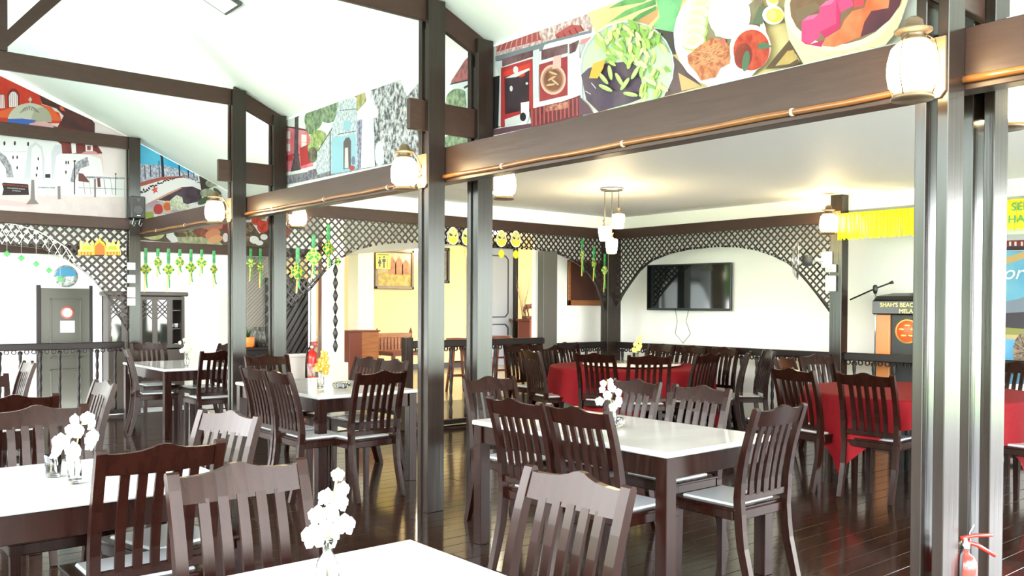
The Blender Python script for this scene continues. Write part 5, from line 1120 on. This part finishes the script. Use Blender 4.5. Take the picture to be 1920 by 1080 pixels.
# ------------------------------------------------------------------ hanging decorations
def ketupat(px, py0, py1, ax, val, label, group, w=.058, twist=0, alt=False):
    a = on(ax, val, px, py0); b = on(ax, val, px, py1); H = a.z-b.z
    t = thing('ketupat_ornament', a, label, 'ornament', 0 if ax == 1 else -pi/2, group)
    z = -H*(.36 if not alt else .30)
    MB().bbox(-.021, .021, -.004, .004, z+.01, 0, .002).build('strap', GREEN, t)
    d = MB(); d.add([(0, 0, w*1.15), (w, 0, 0), (0, 0, -w*1.15), (-w, 0, 0), (0, -.024, 0), (0, .024, 0)], [(0, 3, 4), (3, 2, 4), (2, 1, 4), (1, 0, 4), (3, 0, 5), (2, 3, 5), (1, 2, 5), (0, 1, 5)])
    o = d.build('woven_diamond', KETU2 if alt else KETU, t, (0, 0, z-w*.9)); o.rotation_euler = (0, 0, twist)
    zz = z-w*1.9
    for s_, M in ((-1, YELL), (1, GREEN)):
        m_ = MB(); P = [(s_*.006, zz+.02), (s_*.012+.01*twist, zz*.5-H*.5+.01), (s_*.02+.03*twist, -H+(.0 if s_ < 0 else H*.10))]
        for (x0, z0), (x1, z1) in zip(P[:-1], P[1:]): m_.add([(x0-.010, -.004, z0), (x0+.010, -.004, z0), (x1+.008, -.004, z1), (x1-.008, -.004, z1), (x0-.010, -.001, z0), (x0+.010, -.001, z0), (x1+.008, -.001, z1), (x1-.008, -.001, z1)], [(0, 1, 2, 3), (7, 6, 5, 4), (0, 4, 5, 1), (1, 5, 6, 2), (2, 6, 7, 3), (3, 7, 4, 0)])
        m_.build('tail', M, t)
on_names = ('first', 'second', 'third', 'fourth', 'fifth', 'sixth', 'seventh')
for i, (px, y0, y1) in enumerate(((273, 465, 548), (296, 466, 520), (316, 466, 548), (337, 467, 516), (358, 467, 536), (378, 468, 518), (401, 470, 540))):
    ketupat(px, y0, y1, 1, 11.865, on_names[i]+' green ketupat from the left on the pantry header', 'ketupat on the pantry header', .078, (.0, .4, -.3, .2, 0, -.4, .5)[i], i % 2 == 1)
for i, (px, y0, y1) in enumerate(((470, 466, 528), (488, 466, 540))):
    ketupat(px, y0, y1, 1, 11.865, ('left', 'right')[i]+' ketupat between the third paired posts', 'ketupat between the third posts', .072, .3*i, i == 0)
for i, (px, y0, y1) in enumerate(((558, 464, 550), (588, 441, 525), (616, 421, 508))):
    ketupat(px, y0, y1, 1, 8.43, ('lowest, left', 'middle', 'highest, right')[i]+' of three big ketupat on the lattice by the lit lantern', 'big ketupat on the left lattice', .092, (.2, -.3, .3)[i], i == 1)
for i, (px, y0, y1) in enumerate(((1092, 448, 518), (1114, 462, 527), (1134, 476, 548))):
    ketupat(px, y0, y1, 1, 8.42, ('highest, left', 'middle', 'lowest, right')[i]+' of three ketupat beside the corner post', 'ketupat by the corner post', .072, (.3, .2, .0)[i], i != 1)
EGG1 = mat('pale_lime_card', (.46, .48, .13), .5, noise=(.58, .55, .25), scale=(25, 25, 25)); EGG2 = mat('yellow_card', (.66, .55, .02), .5); EGGW = mat('white_card', (.86, .84, .72), .6); EGGO = mat('orange_card', (.80, .48, .12), .5)
for i, (px, py, sm) in enumerate(((849, 442, 474), (876, 444, 474), (940, 447, 476), (967, 448, 477))):
    c = on(1, 8.43, px, py); s = .073; lab = ('far left', 'second', 'third', 'rightmost')[i]
    t = thing('egg_ornament', c, lab+' egg shaped card ornament on the flat lattice', 'ornament', 0, 'egg shaped card ornaments')
    def egg(k, y, M, nm, f=lambda x, z: (x, z)):
        P = [(s*k*1.0*cos(a)*(1-.18*sin(a)), s*k*1.28*sin(a)) for a in [j*2*pi/20 for j in range(20)]]; MB().prism(P, y-.002, y, 1).build(nm, M, t)
    egg(1.12, 0, EGGW, 'border'); egg(1.0, -.003, EGG1, 'card')
    MB().prism([(s*cos(a)*.85, -.38*s+s*.8*sin(a)) for a in [pi+j*pi/10 for j in range(11)]], -.008, -.006, 1).build('yellow_base', EGG2, t)
    for x in (-.4, .4): MB().prism([(x*s-.028*(1 if x < 0 else -1), .028), (x*s+.014, .012), (x*s+.012, -.004), (x*s-.012, -.004)], -.011, -.009, 1).build('dark_mark', BLACK, t)
    MB().prism([(-.5*s, -.3*s), (0, -.12*s), (.5*s, -.3*s), (.3*s, -.55*s), (-.3*s, -.55*s)], -.011, -.009, 1).build('orange_mark', EGGO, t)
    q = on(1, 8.43, px, sm); MB().tube([(0, 0, -.07), (q.x-c.x, 0, q.z-c.z+.04)], .0015, 4).build('thread', NETM, t)
    dr = MB().prism([(q.x-c.x+.046*cos(a), q.z-c.z+.052*sin(a)) for a in [j*2*pi/14 for j in range(14)]], -.002, .0, 1).build('pendant_card', EGG2 if i > 1 else EGG1, t)
a = on(1, 8.475, 629, 490); b = on(1, 8.475, 628, 655)
t = thing('bead_garland', a, 'black bead garland hanging in front of the cream pillar', 'garland')
MB().tube([(0, 0, .03), (0, 0, b.z-a.z)], .004, 5).build('cord', BLACK, t)
for k in range(7):
    z = -.10-k*.135; MB().lathe([(.001, .07), (.012, .055), (.030, 0), (.012, -.055), (.001, -.07)], 8, (0, 0, z)).build('bead', BLACK, t)
o = MB(); o.add([(0, 0, .05), (.045, 0, 0), (0, 0, -.05), (-.045, 0, 0), (0, -.015, 0), (0, .015, 0)], [(0, 3, 4), (3, 2, 4), (2, 1, 4), (1, 0, 4), (3, 0, 5), (2, 3, 5), (1, 2, 5), (0, 1, 5)]); o.build('woven_diamond', KETU, t, (.03, 0, .0))
# extinguisher by the closest post, on its bracket
extinguisher((3.665, 1.535, .17), .86, 'red fire extinguisher hanging at the foot of the closest thick post')
